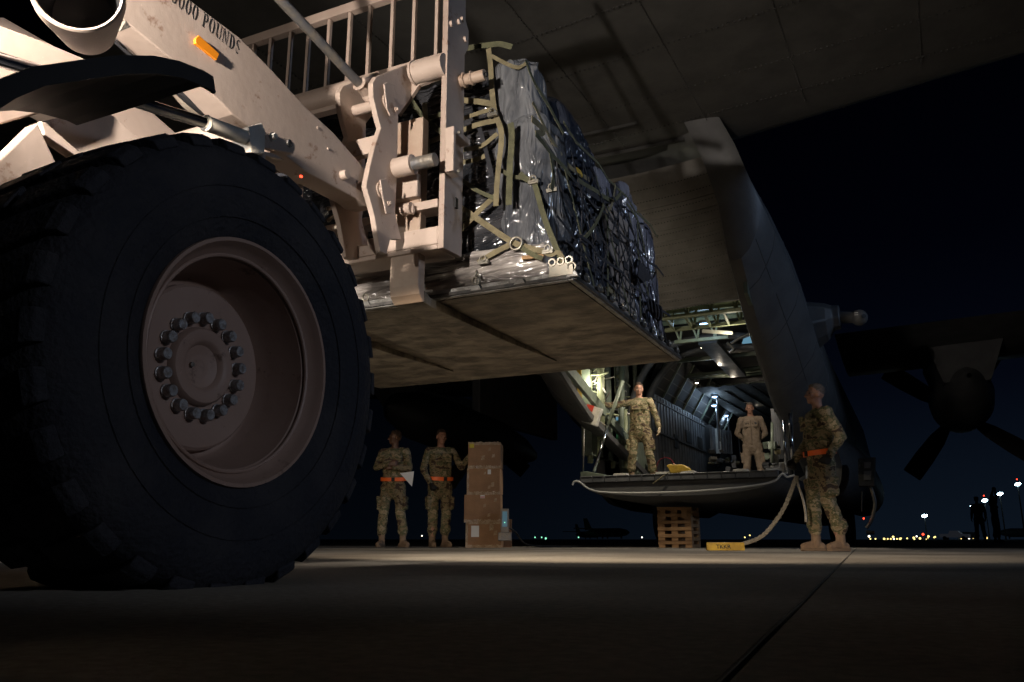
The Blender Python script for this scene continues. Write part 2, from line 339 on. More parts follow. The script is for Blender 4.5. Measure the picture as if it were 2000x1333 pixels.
# ------------------------------------------------------------------ ground
YE = 13.45      # where the pale concrete ends
def ground_mat():
    m = mat('apron_concrete', (.31, .28, .225), .85, 0, (.42, .385, .32), .9, .14, 60, contrast=(.3, .7)); n = m.node_tree; b = n.nodes['Principled BSDF']
    src = b.inputs['Base Color'].links[0].from_socket; tcn = [x for x in n.nodes if x.type == 'TEX_COORD'][0]
    nz = n.nodes.new('ShaderNodeTexNoise'); nz.inputs['Scale'].default_value = 45; nz.inputs['Detail'].default_value = 6
    cr = n.nodes.new('ShaderNodeValToRGB'); cr.color_ramp.elements[0].position = .35; cr.color_ramp.elements[0].color = (.55, .55, .55, 1); cr.color_ramp.elements[1].position = .65; cr.color_ramp.elements[1].color = (1, 1, 1, 1)
    mx = n.nodes.new('ShaderNodeMix'); mx.data_type = 'RGBA'; mx.blend_type = 'MULTIPLY'; mx.inputs[0].default_value = .7
    n.links.new(tcn.outputs['Object'], nz.inputs['Vector']); n.links.new(nz.outputs['Fac'], cr.inputs[0]); n.links.new(src, mx.inputs[6]); n.links.new(cr.outputs[0], mx.inputs[7])
    # oil stains
    n2 = n.nodes.new('ShaderNodeTexNoise'); n2.inputs['Scale'].default_value = .55; n2.inputs['Detail'].default_value = 5
    c2 = n.nodes.new('ShaderNodeValToRGB'); c2.color_ramp.elements[0].position = .42; c2.color_ramp.elements[0].color = (.45, .42, .4, 1); c2.color_ramp.elements[1].position = .56; c2.color_ramp.elements[1].color = (1, 1, 1, 1)
    m2 = n.nodes.new('ShaderNodeMix'); m2.data_type = 'RGBA'; m2.blend_type = 'MULTIPLY'; m2.inputs[0].default_value = .8
    n.links.new(tcn.outputs['Object'], n2.inputs['Vector']); n.links.new(n2.outputs['Fac'], c2.inputs[0]); n.links.new(mx.outputs[2], m2.inputs[6]); n.links.new(c2.outputs[0], m2.inputs[7]); n.links.new(m2.outputs[2], b.inputs['Base Color'])
    return m
g = MB(); g.add([(-3000, -3000, -.012), (3000, -3000, -.012), (3000, 3000, -.012), (-3000, 3000, -.012)], [(0, 1, 2, 3)])
tag(g.build('ground', M['asph']), kind='structure')
gm = ground_mat()
# concrete slabs with real joints between them, the long joint runs towards the aircraft
a1 = azz(1665, 1080, 0); JX = -.125; SH = lambda y: -.0506 * y; joints_x = [JX - 6.1 * 2, JX - 6.1, JX, JX + 6.1, JX + 12.2]; W = .003
ap = MB(); xs = [-30] + joints_x + [30]; ys = [-8, -2.2, 3.9 - .2, 9.8, YE]
for i in range(len(xs) - 1):
    for j in range(len(ys) - 1):
        x0 = xs[i] + (W / 2 if i else 0); x1 = xs[i + 1] - W / 2; y0 = ys[j] + .006; y1 = ys[j + 1] - .006
        ap.prism([(x0 + SH(y0), y0, -.2), (x1 + SH(y0), y0, -.2), (x1 + SH(y1), y1, -.2), (x0 + SH(y1), y1, -.2)], (0, 0, .2))
tag(ap.build('apron_pavement', gm, bevel=.006), kind='structure')
js = MB(); js.add([(-30, -8, -.006), (30, -8, -.006), (30, YE, -.006), (-30, YE, -.006)], [(0, 1, 2, 3)])
tag(js.build('joint_sealant', M['ink']), kind='structure')
# ragged crack filler along the long joint
cr = MB(); pts = []; y = -4
while y < YE: pts.append(y); y += .05
L = [(JX + SH(y) + .004 * noise.noise(Vector((0, y * 3, 0))) - .0005 - random.random() * .001, y, .003) for y in pts]; Rr = [(JX + SH(y) + .004 * noise.noise(Vector((0, y * 3, 0))) + .0005 + random.random() * .0018 * (noise.noise(Vector((5, y * 1.3, 0))) + .5), y, .003) for y in pts]
cr.add(L + Rr, [(i, i + 1, len(pts) + i + 1, len(pts) + i) for i in range(len(pts) - 1)])
tag(cr.build('joint_crack', M['ink']), kind='structure')
yl = MB(); yl.add([(-30, 8.02, .004), (-3.6, 8.02, .004), (-3.6, 8.14, .004), (-30, 8.14, .004)], [(0, 1, 2, 3)])
tag(yl.build('painted_line', mat('worn_yellow_line', (.38, .24, .05), .8, 0, (.25, .2, .12), 6, contrast=(.35, .6))), kind='structure')

# ------------------------------------------------------------------ loader (forklift with wheel-loader arms)
FK = thing('forklift', 'tan rough terrain forklift holding the netted pallet up', 'forklift', loc=(-2.86, 1.7, 0))
FK_in = Vector((-2.86, 1.7, 0))
class LB(MB):
    """a mesh given in world coordinates whose parent stands at an offset"""
    off = FK_in
    def build(s, *a, **k):
        s.v = [tuple(Vector(p) - s.off) for p in s.v]; return MB.build(s, *a, **k)
def make_wheel(parent, side, xo, yc, zc, detail=True):
    """side=+1: outer face towards +X"""
    ax_ = Vector((-side, 0, 0)); org = Vector((xo, yc, zc))
    t = LB(); prof = [(.02, .335), (.004, .345), (-.004, .365), (-.022, .40), (-.034, .46), (-.036, .52), (-.024, .575), (.0, .607), (.03, .622), (.22, .63), (.41, .622), (.44, .607), (.465, .575), (.475, .5), (.46, .40), (.44, .345)]
    t.lathe(prof, org, ax_, 96)
    for k_, r0 in ((-.026, .405), (-.0372, .490)):
        t.torus(org + ax_ * k_, (1, 0, 0), r0, .0014, 96, 6)
    wh = t.build('tyre', M['rubber'], parent, smooth=50)
    n = 30; lg = LB()
    for i in range(n):
        a = 2 * PI * (i + .3) / n
        for sd in (0, 1):
            aa = a + sd * PI / n; c_, s_ = math.cos(aa), math.sin(aa); da = .062
            def pt(x, r, ang): return org + ax_ * x + Vector((0, math.cos(ang), math.sin(ang))) * r
            if sd == 0: sec = [(-.012, .603, 0), (-.004, .628, 0), (.02, .642, 0), (.2, .650, .07), (.2, .618, .07), (.0, .598, 0)]
            else: sec = [(.466, .575, 0), (.45, .622, 0), (.42, .642, 0), (.24, .650, -.07), (.24, .618, -.07), (.44, .60, 0)]
            A = [pt(x, r, aa + q - da) for x, r, q in sec]; B = [pt(x, r, aa + q + da) for x, r, q in sec]; m_ = len(sec)
            lg.add(A + B, [tuple(range(m_)), tuple(range(m_, 2 * m_))[::-1]] + [(i2, m_ + i2, m_ + (i2 + 1) % m_, (i2 + 1) % m_) for i2 in range(m_)])
    lg.build('tread_lugs', M['rubber'], wh, bevel=.005)
    rm = LB(); rm.lathe([(.06, .335), (-.002, .352), (-.010, .350), (-.010, .340), (.006, .331), (.028, .322), (.045, .298), (.09, .292), (.15, .275), (.198, .264), (.206, .255), (.208, .245), (.178, .241), (.171, .233), (.170, .15), (.170, .02)], org, ax_, 96)
    rm.torus(org + ax_ * .033, (1, 0, 0), .306, .006, 96, 8)
    rim = rm.build('rim', M['rim'], parent, smooth=40)
    if detail:
        hb = LB(); hb.lathe([(.18, .117), (.155, .113), (.147, .106), (.145, .078), (.150, .070), (.163, .062), (.170, .035), (.171, .0005)], org, ax_, 64)
        hub = hb.build('hub', M['rim'], parent, smooth=40)
        LB().lathe([(.173, .007), (.160, .007), (.160, .0005)], org + Vector((0, -.032, 0)), ax_, 12).build('grease_fitting', M['steel'], hub)
        for i in range(17):
            a = 2 * PI * (i + .35) / 17; c = org + Vector((0, math.cos(a), math.sin(a))) * .142
            q = LB(); q.lathe([(.171, .020), (.164, .020), (.163, .0165)], c, ax_, 20); q.lathe([(.165, .0175), (.143, .0175), (.1385, .0150), (.1385, .0005)], c, ax_, 20)
            q.build('lug_nut', M['nut'], rim, smooth=30)
    return wh
WY, WZ, WX = 1.705, .607, -1.655
wr = thing('front_wheel', None, None); wr.parent = FK
make_wheel(wr, 1, WX, WY, WZ)
wl = thing('front_wheel', None, None); wl.parent = FK
make_wheel(wl, -1, -4.06, WY, WZ, False)
for sx, xo in ((1, WX), (-1, -4.06)):
    q = thing('rear_wheel', None, None); q.parent = FK; make_wheel(q, sx, xo, -1.35, WZ, False)
for y_ in (WY, -1.35): LB().tube([(-2.05, y_, WZ), (-3.66, y_, WZ)], .16, 20).build('axle', M['tan_dk'], FK, smooth=40)

def plate(pts_px, X, th, dirn=-1):
    """outline traced on the plane x = X and given its thickness away from it"""
    return [ax(p[0], p[1], X) for p in pts_px], Vector((dirn * th, 0, 0))
# --- lift arms
AX = -2.46
arm_px = [(70, -105), (224, 25), (326, 109), (389, 157), (455, 224), (525, 278), (600, 337), (697, 389), (713, 402), (735, 408), (737, 350), (718, 338), (700, 315), (651, 259), (595, 207), (525, 130), (469, 74), (413, 32), (371, 0), (270, -75)]
for dx in (0, -.80):
    pts, ex = plate(arm_px, AX, .13)
    # carry the arm on behind the frame, back to its pivot
    m = LB().prism([p + Vector((dx, 0, 0)) for p in pts], ex)
    arm = m.build('lift_arm', M['tan'], FK, bevel=.006)
    b0 = (pts[0] + pts[-1]) / 2 + Vector((dx - .065, 0, 0))
    m = LB().beam(b0 + Vector((0, .06, 0)), (b0.x, -.2, b0.z + .02), .128, .30); m.build('arm_rear_section', M['tan'], arm, bevel=.006)
    if dx == 0: ARM = arm
    # pins
    for (px_, py_), r_, l_ in (((668, 343), .024, .035), ((697, 357), .008, .012), ((640, 291), .006, .006), ((620, 250), .006, .005)):
        c = ax(px_, py_, AX) + Vector((dx, 0, 0)); LB().tube([c - Vector((.01, 0, 0)), c + Vector((l_, 0, 0))], r_, 18).build('pin', M['tan'], arm, smooth=40, bevel=.002)
# torque tube between arms
c = ax(430, 222, -2.62); LB().tube([(-2.55, c.y + .16, c.z - .02), (-3.30, c.y + .16, c.z - .02)], .085, 28).build('torque_tube', M['tan'], FK, smooth=40)
LB().tube([(-2.55, 3.0, 1.93), (-3.30, 3.0, 1.93)], .05, 24).build('torque_tube', M['tan_dk'], FK, smooth=40)
# amber marker, set on the arm
pts, ex = plate([(377, 78), (384, 71), (424, 107), (419, 119), (378, 87)], AX + .003, .014, 1)
LB().prism(pts, ex).build('side_marker', M['amber'], ARM, bevel=.002)
# stencilled lettering 10000 POUNDS along the upper edge; slab-serif letters with stencil bridges
def arc(cx_, cy_, rx, ry, a0, a1, n=10): return [(cx_ + rx * math.cos(R(a0 + (a1 - a0) * i / n)), cy_ + ry * math.sin(R(a0 + (a1 - a0) * i / n))) for i in range(n + 1)]
def crescent(cx_, a0, a1, w_out=.30, w_in=.12, cyy=.5, ro=.5, ri=.43):
    o_ = arc(cx_, cyy, w_out, ro, a0, a1); i_ = arc(cx_, cyy, w_in, ri, a1, a0); return o_ + i_
GL = {
 '0': (.68, [crescent(.32, 100, 260), crescent(.36, -80, 80)]),
 'O': (.74, [crescent(.34, 100, 260, .33, .15), crescent(.38, -80, 80, .33, .15)]),
 '1': (.5, [[(.17, 0), (.35, 0), (.35, 1), (.27, 1), (.08, .86), (.08, .8), (.17, .82)], [(.05, 0), (.14, 0), (.14, .07), (.05, .07)], [(.38, 0), (.47, 0), (.47, .07), (.38, .07)]]),
 'P': (.68, [[(.03, 0), (.36, 0), (.36, .07), (.28, .07), (.28, .93), (.03, 1), (.03, .93), (.10, .93), (.10, .07), (.03, .07)], [(.33, .40), *arc(.36, .7, .28, .30, -70, 80), (.33, 1), (.33, .92), *arc(.36, .7, .12, .22, 70, -70), (.33, .47)]]),
 'U': (.74, [[(.08, .32), *arc(.36, .32, .28, .32, 190, 262), *arc(.36, .32, .12, .24, 262, 190), (.26, 1), (.0, 1), (.0, .93), (.08, .93)], [*arc(.40, .32, .26, .32, 278, 350), (.62, .93), (.70, .93), (.70, 1), (.48, 1), (.48, .93), (.56, .93), *arc(.40, .32, .18, .26, 350, 278)]]),
 'N': (.76, [[(.0, 0), (.2, 0), (.2, .06), (.13, .06), (.13, .80), (.07, .80), (.07, .06), (0, .06)], [(.0, 1), (.2, 1), (.60, .12), (.60, 0), (.52, 0), (.1, .9), (.0, .93)], [(.55, 1), (.75, 1), (.75, .94), (.67, .94), (.67, .2), (.62, .3), (.62, .94), (.55, .94)]]),
 'D': (.74, [[(.03, 0), (.27, 0), (.27, 1), (.03, 1), (.03, .93), (.10, .93), (.10, .07), (.03, .07)], [(.32, 0), *arc(.32, .5, .37, .5, -80, 80), (.32, 1), (.32, .92), *arc(.32, .5, .19, .42, 80, -80), (.32, .08)]]),
 'S': (.62, [[*arc(.31, .74, .25, .26, 30, 180), *arc(.31, .70, .24, .24, 190, 250), (.36, .40), (.40, .30), (.52, .36), (.44, .50), (.24, .66), *arc(.30, .78, .12, .14, 180, 40)], [(.05, .30), *arc(.30, .26, .24, .26, 200, 300), (.42, .16), *arc(.28, .2, .16, .12, 300, 180), (.05, .32)]]),
}
def stencil(text, p0, p1, p0t, X, m, parent, gap=.1, space=.45):
    """p0,p1: world points of the baseline's ends; p0t: top of the first letter"""
    h = (p0t - p0).length; xd = (p1 - p0).normalized(); zd = Vector((0, -xd.z, xd.y)); 
    if zd.dot(p0t - p0) < 0: zd = -zd
    tot = sum((GL[c][0] + gap) if c != ' ' else space for c in text); sx = (p1 - p0).length / tot; cur = 0; me = LB()
    for c in text:
        if c == ' ': cur += space; continue
        wd, polys = GL[c]
        for pl in polys:
            me.prism([p0 + xd * ((cur + x) * sx) + zd * (y * h) + Vector((.0003, 0, 0)) for x, y in pl], (.0003, 0, 0))
        cur += wd + gap
    return me.build('stencil_lettering', m, parent)
stencil('10000 POUNDS', ax(322, -6, AX), ax(469, 110, AX), ax(339, -21, AX), AX, M['ink'], ARM)

# --- tilt linkage plates (two, either side of the arm end)
near_px = [(728, 162), (735, 150), (797, 126), (808, 150), (815, 170), (800, 196), (778, 225), (776, 330), (772, 418), (784, 468), (763, 468), (755, 497), (743, 491), (731, 421), (715, 363), (721, 333), (732, 287), (744, 250), (737, 225), (729, 190)]
TX = -2.40
for dx in (0, -.22, -.80, -1.02):
    pts, ex = plate(near_px, TX, .032)
    lk = LB().prism([p + Vector((dx, 0, 0)) for p in pts], ex).build('tilt_link', M['tan'], FK, bevel=.004)
    if dx != 0: continue
    for cpx, s_ in (((756, 200), 1), ((744, 372), 1)):
        c = ax(cpx[0], cpx[1], TX)
        LB().tube([c - Vector((.3, 0, 0)), c + Vector((.018, 0, 0))], .030, 24).tube([c, c + Vector((.008, 0, 0))], .046, 24).build('pivot_pin', M['tan'], lk, smooth=40, bevel=.002)
        LB().tube([c + Vector((.017, 0, 0)), c + Vector((.020, 0, 0))], .015, 16).build('grease_recess', M['black'], lk)
    for tab in ([(748, 165), (753, 162), (768, 168), (766, 190), (774, 216), (770, 226), (760, 228), (753, 212)], [(740, 352), (750, 350), (760, 368), (768, 405), (764, 419), (752, 418), (745, 385)]):
        pts2, ex2 = plate(tab, TX + .022, .010, 1)
        LB().prism(pts2, ex2).build('pin_keeper', M['tan'], lk, bevel=.003)
        b = (pts2[4] + pts2[5] + pts2[6]) / 3 + Vector((.006, .01, .03)); LB().tube([b, b + Vector((.022, 0, 0))], .010, 6).tube([b, b + Vector((.010, 0, 0))], .015, 16).build('bolt', M['tan'], lk)
# web plate between the two near links
a = ax(738, 268, TX); LB().box(a + Vector((-.12, .03, -.03)), (.19, .05, .10)).build('link_web', M['tan'], FK, bevel=.004)
# upper cross tubes of the carriage (coloured, lateral) and the pin that sticks out on the right
c = ay(835, 137, 3.62)
LB().tube([(-2.38, c.y, c.z), (-2.16, c.y, c.z)], .066, 28).build('cross_tube', M['tan'], FK, smooth=40)
LB().tube([(-2.37, c.y, c.z), (-2.36, c.y, c.z)], .074, 28).build('weld_collar', M['tan'], FK, smooth=40)
LB().tube([(-2.62, c.y, c.z), (-3.56, c.y, c.z)], .066, 28).build('cross_tube', M['tan_dk'], FK, smooth=40)
c2 = ax(912, 156, -2.11); LB().tube([(-2.15, c2.y, c2.z), (-1.99, c2.y, c2.z)], .033, 24).torus((-2.075, c2.y, c2.z), (1, 0, 0), .036, .007).torus((-2.125, c2.y, c2.z), (1, 0, 0), .038, .008).build('shaft_end', M['forksteel'], FK, smooth=40)
LB().lathe([(0, .016), (-.008, .014), (-.008, .0005)], (-1.983, c2.y, c2.z), (-1, 0, 0), 14).build('shaft_hole', M['ink'], FK)
c = ay(800, 323, 3.50); LB().lathe([(0, .0005), (0, .048), (.006, .055), (.12, .055), (.122, .035)], (-2.40, c.y, c.z), (1, 0, 0), 28).build('shaft_sleeve', M['tan'], FK, smooth=40)
LB().tube([(-2.30, c.y, c.z), (-2.14, c.y, c.z)], .036, 24).build('side_shift_shaft', M['steel'], FK, smooth=40)
# --- carriage
CY = 3.62
cr_ = LB()
up = [ax(869, 486, -2.15), ax(902, 506, -2.15), ax(915, 50, -2.15), ax(915, 20, -2.15), ax(905, -40, -2.15), ax(873, -40, -2.15)]
yF = CY; z0 = ax(869, 486, -2.15).z; zT = 3.28
UPR = [(-2.15, yF, z0), (-2.15, yF + .205, z0 + .01), (-2.15, yF + .205, 2.95), (-2.15, yF + .25, 3.02), (-2.15, yF + .25, 3.14), (-2.15, yF + .21, 3.19), (-2.15, yF + .21, zT + .3), (-2.15, yF, zT + .3)]
for x_ in (-2.15, -4.02):
    u_ = LB().prism([(x_, p[1], p[2]) for p in UPR], (-.036, 0, 0)).build('carriage_upright', M['tan_dk'], FK, bevel=.003)
    if x_ == -2.15:
        for yy, zz in ((.12, 3.12), (.16, 3.16), (.20, 3.05), (.03, 3.05)):
            LB().tube([(x_, yF + yy, zz), (x_ + .016, yF + yy, zz)], .017, 14).build('bolt', M['tan'], u_, smooth=40)
        LB().box((x_ + .006, yF + .12, 1.86 + .1), (.012, .03, .06)).build('slot', M['black'], u_)
LB().b2((-3.56, yF + .002, z0 + .002), (-2.188, yF + .2, z0 + .03)).b2((-3.56, yF + .002, z0 + .031), (-2.188, yF + .045, z0 + .135)).build('carriage_lower_bar', M['tan'], FK, bevel=.006)
# lugs standing on the lower bar
for x_ in (-2.52, -2.72):
    LB().prism([(x_, yF - .035, z0 + .02), (x_, yF + .10, z0 + .02), (x_, yF + .10, z0 + .22), (x_, yF + .03, z0 + .22), (x_, yF - .035, z0 + .12)], (-.03, 0, 0)).build('bar_lug', M['tan'], FK, bevel=.004)
# middle bar (right half), stepped
a = ay(800, 403, 3.60); b = ay(862, 388, 3.60)
LB().b2((-2.36, yF - .01, a.z - .03), (-2.188, yF + .11, a.z + .02)).build('carriage_middle_bar', M['tan'], FK, bevel=.006)
LB().tube([(-2.40, yF - .03, a.z - .02), (-2.34, yF - .03, a.z - .02)], .034, 20).torus((-2.33, yF - .03, a.z - .03), (1, .4, 0), .022, .007).build('hose_elbow', M['tan'], FK, smooth=40)
LB().b2((-3.56, yF + .05, a.z - .03), (-2.42, yF + .15, a.z + .02)).build('carriage_middle_bar', M['tan_dk'], FK, bevel=.006)
# bracket clamp on the right plate
cb = ax(893, 300, -2.10)
q = LB(); q.b2((-2.145, cb.y - .06, cb.z - .13), (-2.09, cb.y - .035, cb.z + .14)); q.b2((-2.149, cb.y - .035, cb.z + .105), (-2.09, cb.y + .13, cb.z + .14)); q.b2((-2.149, cb.y - .035, cb.z - .13), (-2.10, cb.y + .03, cb.z - .10))
qb = q.build('lamp_bracket', M['tan'], FK, bevel=.004)
for dz in (-.115, .12): LB().tube([(-2.09, cb.y - .01, cb.z + dz), (-2.075, cb.y - .01, cb.z + dz)], .010, 6).build('bolt', M['ring'], qb)
# load backrest grid
gy = yF + .10
rl = ay(500, 79, gy); rr = ay(746, -2, gy)
def on(px_): return ay(*px_, gy)
top_a, top_b = 3.56, 3.56
zt = on((600, 46)).z; zb = on((700, 162)).z
LB().b2((-4.05, gy - .02, zt - .03), (-2.186, gy + .035, zt + .035)).build('backrest_top_rail', M['tan_dk'], FK, bevel=.004)
LB().b2((-4.05, gy - .018, zb - .006), (-2.186, gy + .02, zb + .032)).build('backrest_lower_rail', M['tan_dk'], FK, bevel=.004)
for px_ in (527, 565, 600, 640, 680, 719, 764, 807, 852):
    p = on((px_, 120)); LB().b2((p.x - .011, gy - .012, zb + .031), (p.x + .011, gy + .014, zt - .031)).build('backrest_bar', M['tan_dk'], FK, bevel=.002)
for px_ in (404, 420, 452, 490):
    p = on((px_, 170)); LB().b2((p.x - .011, gy - .012, zb - .3), (p.x + .011, gy + .014, zt - .031)).build('backrest_bar', M['tan_dk'], FK, bevel=.002)
# mounting tube behind the lower rail with lettering
tb = ay(676, 196, yF + .04)
LB().b2((-3.5, yF - .01, tb.z - .07), (-2.68, yF + .05, tb.z + .045)).build('carriage_cross_plate', M['tan_dk'], FK, bevel=.005)
o = ay(657, 191, yF - .072); text_mesh('lettering', 'RIO', M['ink'], FK, o - FK_in, (1, 0, 0), (0, 0, 1), .075, .001, .001)
# gusset behind the upper link
p = [ay(797, 127, yF + .02), ay(865, 108, yF + .02), ay(862, 150, yF + .02), ay(818, 166, yF + .02), ay(778, 225, yF + .02), ay(770, 170, yF + .02)]
LB().prism(p, (0, .03, 0)).build('carriage_gusset', M['tan_dk'], FK, bevel=.004)
# --- forks
PZ = 1.44   # underside of the pallet
def fork(xc, wd):
    f_ = LB(); s = 1; y0 = yF + .02; th = .065
    x0, x1 = xc - wd / 2, xc + wd / 2
    prof = [(y0, PZ + 1.05), (y0 + th, PZ + 1.05), (y0 + th, PZ + .03), (y0 + th + .06, PZ - .006), (6.02, PZ - .006), (6.02, PZ - .014), (4.9, PZ - .045), (y0 + .14, PZ - .062), (y0 + .05, PZ - .05), (y0 + .012, PZ - .012), (y0, PZ + .04)]
    yt = azz(1100, 705, PZ - .01).y
    sh = [(y0, PZ + 1.05), (y0 + th, PZ + 1.05), (y0 + th, PZ + .03), (y0 + th + .002, PZ - .045), (y0 + .05, PZ - .05), (y0 + .012, PZ - .012), (y0, PZ + .04)]
    bl = [(y0 + th + .003, PZ + .02), (y0 + th + .06, PZ - .004), (yt, PZ - .004), (yt, PZ - .010), (4.75, PZ - .045), (y0 + .14, PZ - .056), (y0 + th + .003, PZ - .048)]
    o_ = f_.prism([(x0, a, b) for a, b in sh], (wd, 0, 0)).build('fork', M['forksteel'], FK, bevel=.006)
    g_ = LB().prism([(x0, a, b) for a, b in bl], (wd, 0, 0)).build('fork_blade', M['pal'], o_, bevel=.004); return o_
fork(-2.41, .19); fork(-3.31, .19)
for x_ in (-2.41, -3.31): LB().b2((x_ - .13, yF - .03, a.z + .05), (x_ + .10, yF + .018, a.z + .19)).build('fork_hanger', M['tan'], FK, bevel=.008)
# --- lift cylinder (right): chrome rod, cream tube, bright bracket
CX = -2.22
a = ax(230, 188, CX); b = ax(402, 241, CX); c = ax(491, 274, CX)
LB().tube([a + (a - b) * 1.2, b], .0215, 28).build('cylinder_rod', M['chrome'], FK, smooth=40)
LB().tube([b - (c - b) * .02, c], .029, 28).torus(b, c - b, .028, .004).build('rod_end_tube', M['white'], FK, smooth=40)
bk = LB(); p = [ax(486, 248, CX + .03), ax(512, 240, CX + .03), ax(519, 256, CX + .03), ax(517, 300, CX + .03), ax(491, 300, CX + .03)]
bk.prism(p, (-.09, 0, 0)); brk = bk.build('cylinder_bracket', M['white'], FK, bevel=.004)
p = [ax(514, 257, CX + .02), ax(566, 272, CX + .02), ax(575, 280, CX + .02), ax(577, 292, CX + .02), ax(573, 301, CX + .02), ax(514, 288, CX + .02)]
bp = LB().prism(p, (-.03, 0, 0)).prism([q + Vector((-.12, 0, 0)) for q in p], (-.03, 0, 0)).build('bracket_plate', M['tan'], brk, bevel=.004)
c = ax(531, 268, CX + .02); LB().tube([c, c + Vector((.022, 0, 0))], .013, 6).tube([c, c + Vector((.006, 0, 0))], .018, 16).build('bolt', M['white'], bp)
c = ax(565, 281, CX + .02); LB().lathe([(0, .016), (.006, .016), (.006, .011)], c, (1, 0, 0), 20).box(c + Vector((.004, 0, 0)), (.004, .02, .005)).build('bolt', M['steel'], bp)
LB().prism([ax(497, 300, CX + .01), ax(557, 313, CX + .01), ax(535, 300, CX + .01), ax(517, 296, CX + .01)], (-.16, 0, 0)).tube([ax(512, 309, CX) + Vector((0, 0, .012)), ax(513, 318, CX)], .012, 12).build('bracket_foot', M['tan'], brk, bevel=.003)
LB().tube([c + Vector((-.03, 0, 0)), (AX - .02, c.y, c.z)], .025, 20).build('bracket_pin', M['tan'], brk, smooth=40)
# --- tilt cylinder rod (worn grey steel)
TXX = -2.52
e1 = ax(722, 186, TXX); e0 = ax(548, 0, TXX)
LB().tube([e0 + (e0 - e1) * .9, e0.lerp(e1, .88)], .0255, 28).build('tilt_cylinder_rod', M['steel'], FK, smooth=40)
LB().tube([e0.lerp(e1, .86), e0.lerp(e1, 1.0)], .036, 28).torus(e0.lerp(e1, .87), e1 - e0, .036, .006).ball(e1, (.045, .05, .05)).build('rod_eye', M['tan'], FK, smooth=40)
# --- hoses
def smoothpath(ps, n=8):
    ps = [Vector(p) for p in ps]; out_ = []
    for i in range(len(ps) - 1):
        p0 = ps[max(i - 1, 0)]; p1 = ps[i]; p2 = ps[i + 1]; p3 = ps[min(i + 2, len(ps) - 1)]
        for k in range(n):
            t = k / n; out_.append(.5 * ((2 * p1) + (-p0 + p2) * t + (2 * p0 - 5 * p1 + 4 * p2 - p3) * t * t + (-p0 + 3 * p1 - 3 * p2 + p3) * t ** 3))
    out_.append(ps[-1]); return out_
LB().tube(smoothpath([ax(236, 55, -2.66), ax(262, 76, -2.66), ax(288, 100, -2.66), ax(312, 140, -2.66), ax(345, 185, -2.66), ax(375, 216, -2.66), ax(420, 240, -2.66)]), .016, 12).build('hydraulic_hose', M['hose'], FK, smooth=True)
LB().tube(smoothpath([ax(215, 62, -2.6), ax(262, 106, -2.6), ax(330, 160, -2.6), ax(390, 212, -2.6), ax(440, 240, -2.6)]), .022, 12).build('hydraulic_hose', M['bhose'], FK, smooth=True)
LB().tube([ax(218, 70, -2.55), ax(264, 110, -2.55)], .006, 10).build('grab_rod', M['chrome'], FK, smooth=True)
for k, (p0, p1, p2) in enumerate([((640, 432), (656, 418), (668, 426)), ((655, 446), (668, 438), (680, 446)), ((640, 408), (660, 404), (690, 398))]):
    LB().tube(smoothpath([ay(*p0, 3.5), ay(*p1, 3.5), ay(*p2, 3.5), ay(p2[0] + 10, p2[1] + 25, 3.5)]), .012, 10).build('hydraulic_hose', M['hose'], FK, smooth=True)
LB().prism([ax(235, 60, -2.3), ax(246, 40, -2.3), ax(256, 53, -2.3), ax(191, 80, -2.3)], (-.1, 0, 0)).build('arm_stop', M['steel'], FK, bevel=.004)
# --- chassis panels behind the wheel
BX = -2.42
p, ex = plate([(-60, 330), (0, 312), (73, 240), (112, 322), (150, 420), (-60, 520)], BX, .06); LB().prism(p, ex).build('frame_panel', M['tan'], FK, bevel=.005)
p, ex = plate([(76, 238), (92, 262), (150, 302), (290, 330), (273, 270), (222, 226), (190, 215)], BX - .10, .06); LB().prism(p, ex).build('frame_panel', M['tan'], FK, bevel=.005)
p, ex = plate([(80, 236), (90, 240), (158, 300), (150, 306), (88, 264)], BX - .04, .03); LB().prism(p, ex).build('frame_flange', M['tan'], FK, bevel=.003)
p, ex = plate([(-60, 20), (0, 50), (82, 80), (168, 116), (150, 200), (-60, 260)], BX - .05, .08); LB().prism(p, ex).build('frame_panel', M['tan_dk'], FK, bevel=.005)  # darker tan puts the housing's shadow into this panel's colour
LB().b2((-3.35, -1.9, .55), (-2.55, 1.5, 1.25)).build('chassis', M['tan_dk'], FK, bevel=.02)
LB().b2((-3.60, -2.6, 1.25), (-2.30, -.9, 2.0)).build('engine_cover', M['tan'], FK, bevel=.04)
LB().b2((-3.25, -.85, 1.28), (-2.60, .25, 1.7)).build('cab_base', M['tan_dk'], FK, bevel=.02)
# --- fender over the right wheel: arched sheet with a turned-down lip
def fender(x0, x1, mirror=False):
    ctop = [ax(*p, -1.62) for p in ((417, 150), (398, 138), (350, 119), (300, 109), (232, 108), (165, 116), (60, 131), (0, 156), (-80, 205))]
    ctop = [Vector((0, p.y, p.z)) for p in ctop]
    ctop += [Vector((0, .73, .86)), Vector((0, .70, .70))]
    q = LB(); n = len(ctop); vs = []
    for (xx, dz) in ((x0, -.045), (x0, 0), (x1, .0), (x1, -.016), (x0 + (-.012 if x0 > x1 else .012), -.016), (x0 + (-.012 if x0 > x1 else .012), -.045)):
        for p in ctop:
            nn = Vector((0, p.y - WY, p.z - WZ)).normalized(); vs.append(Vector((xx, p.y, p.z)) + nn * dz)
    fs = []
    for k in range(6):
        for i in range(n - 1): fs.append((k * n + i, k * n + i + 1, ((k + 1) % 6) * n + i + 1, ((k + 1) % 6) * n + i))
    fs += [tuple(k * n for k in range(6)), tuple(k * n + n - 1 for k in range(6))[::-1]]
    q.add(vs, fs); return q.build('fender', M['black'], FK)
fender(-1.62, -2.18)
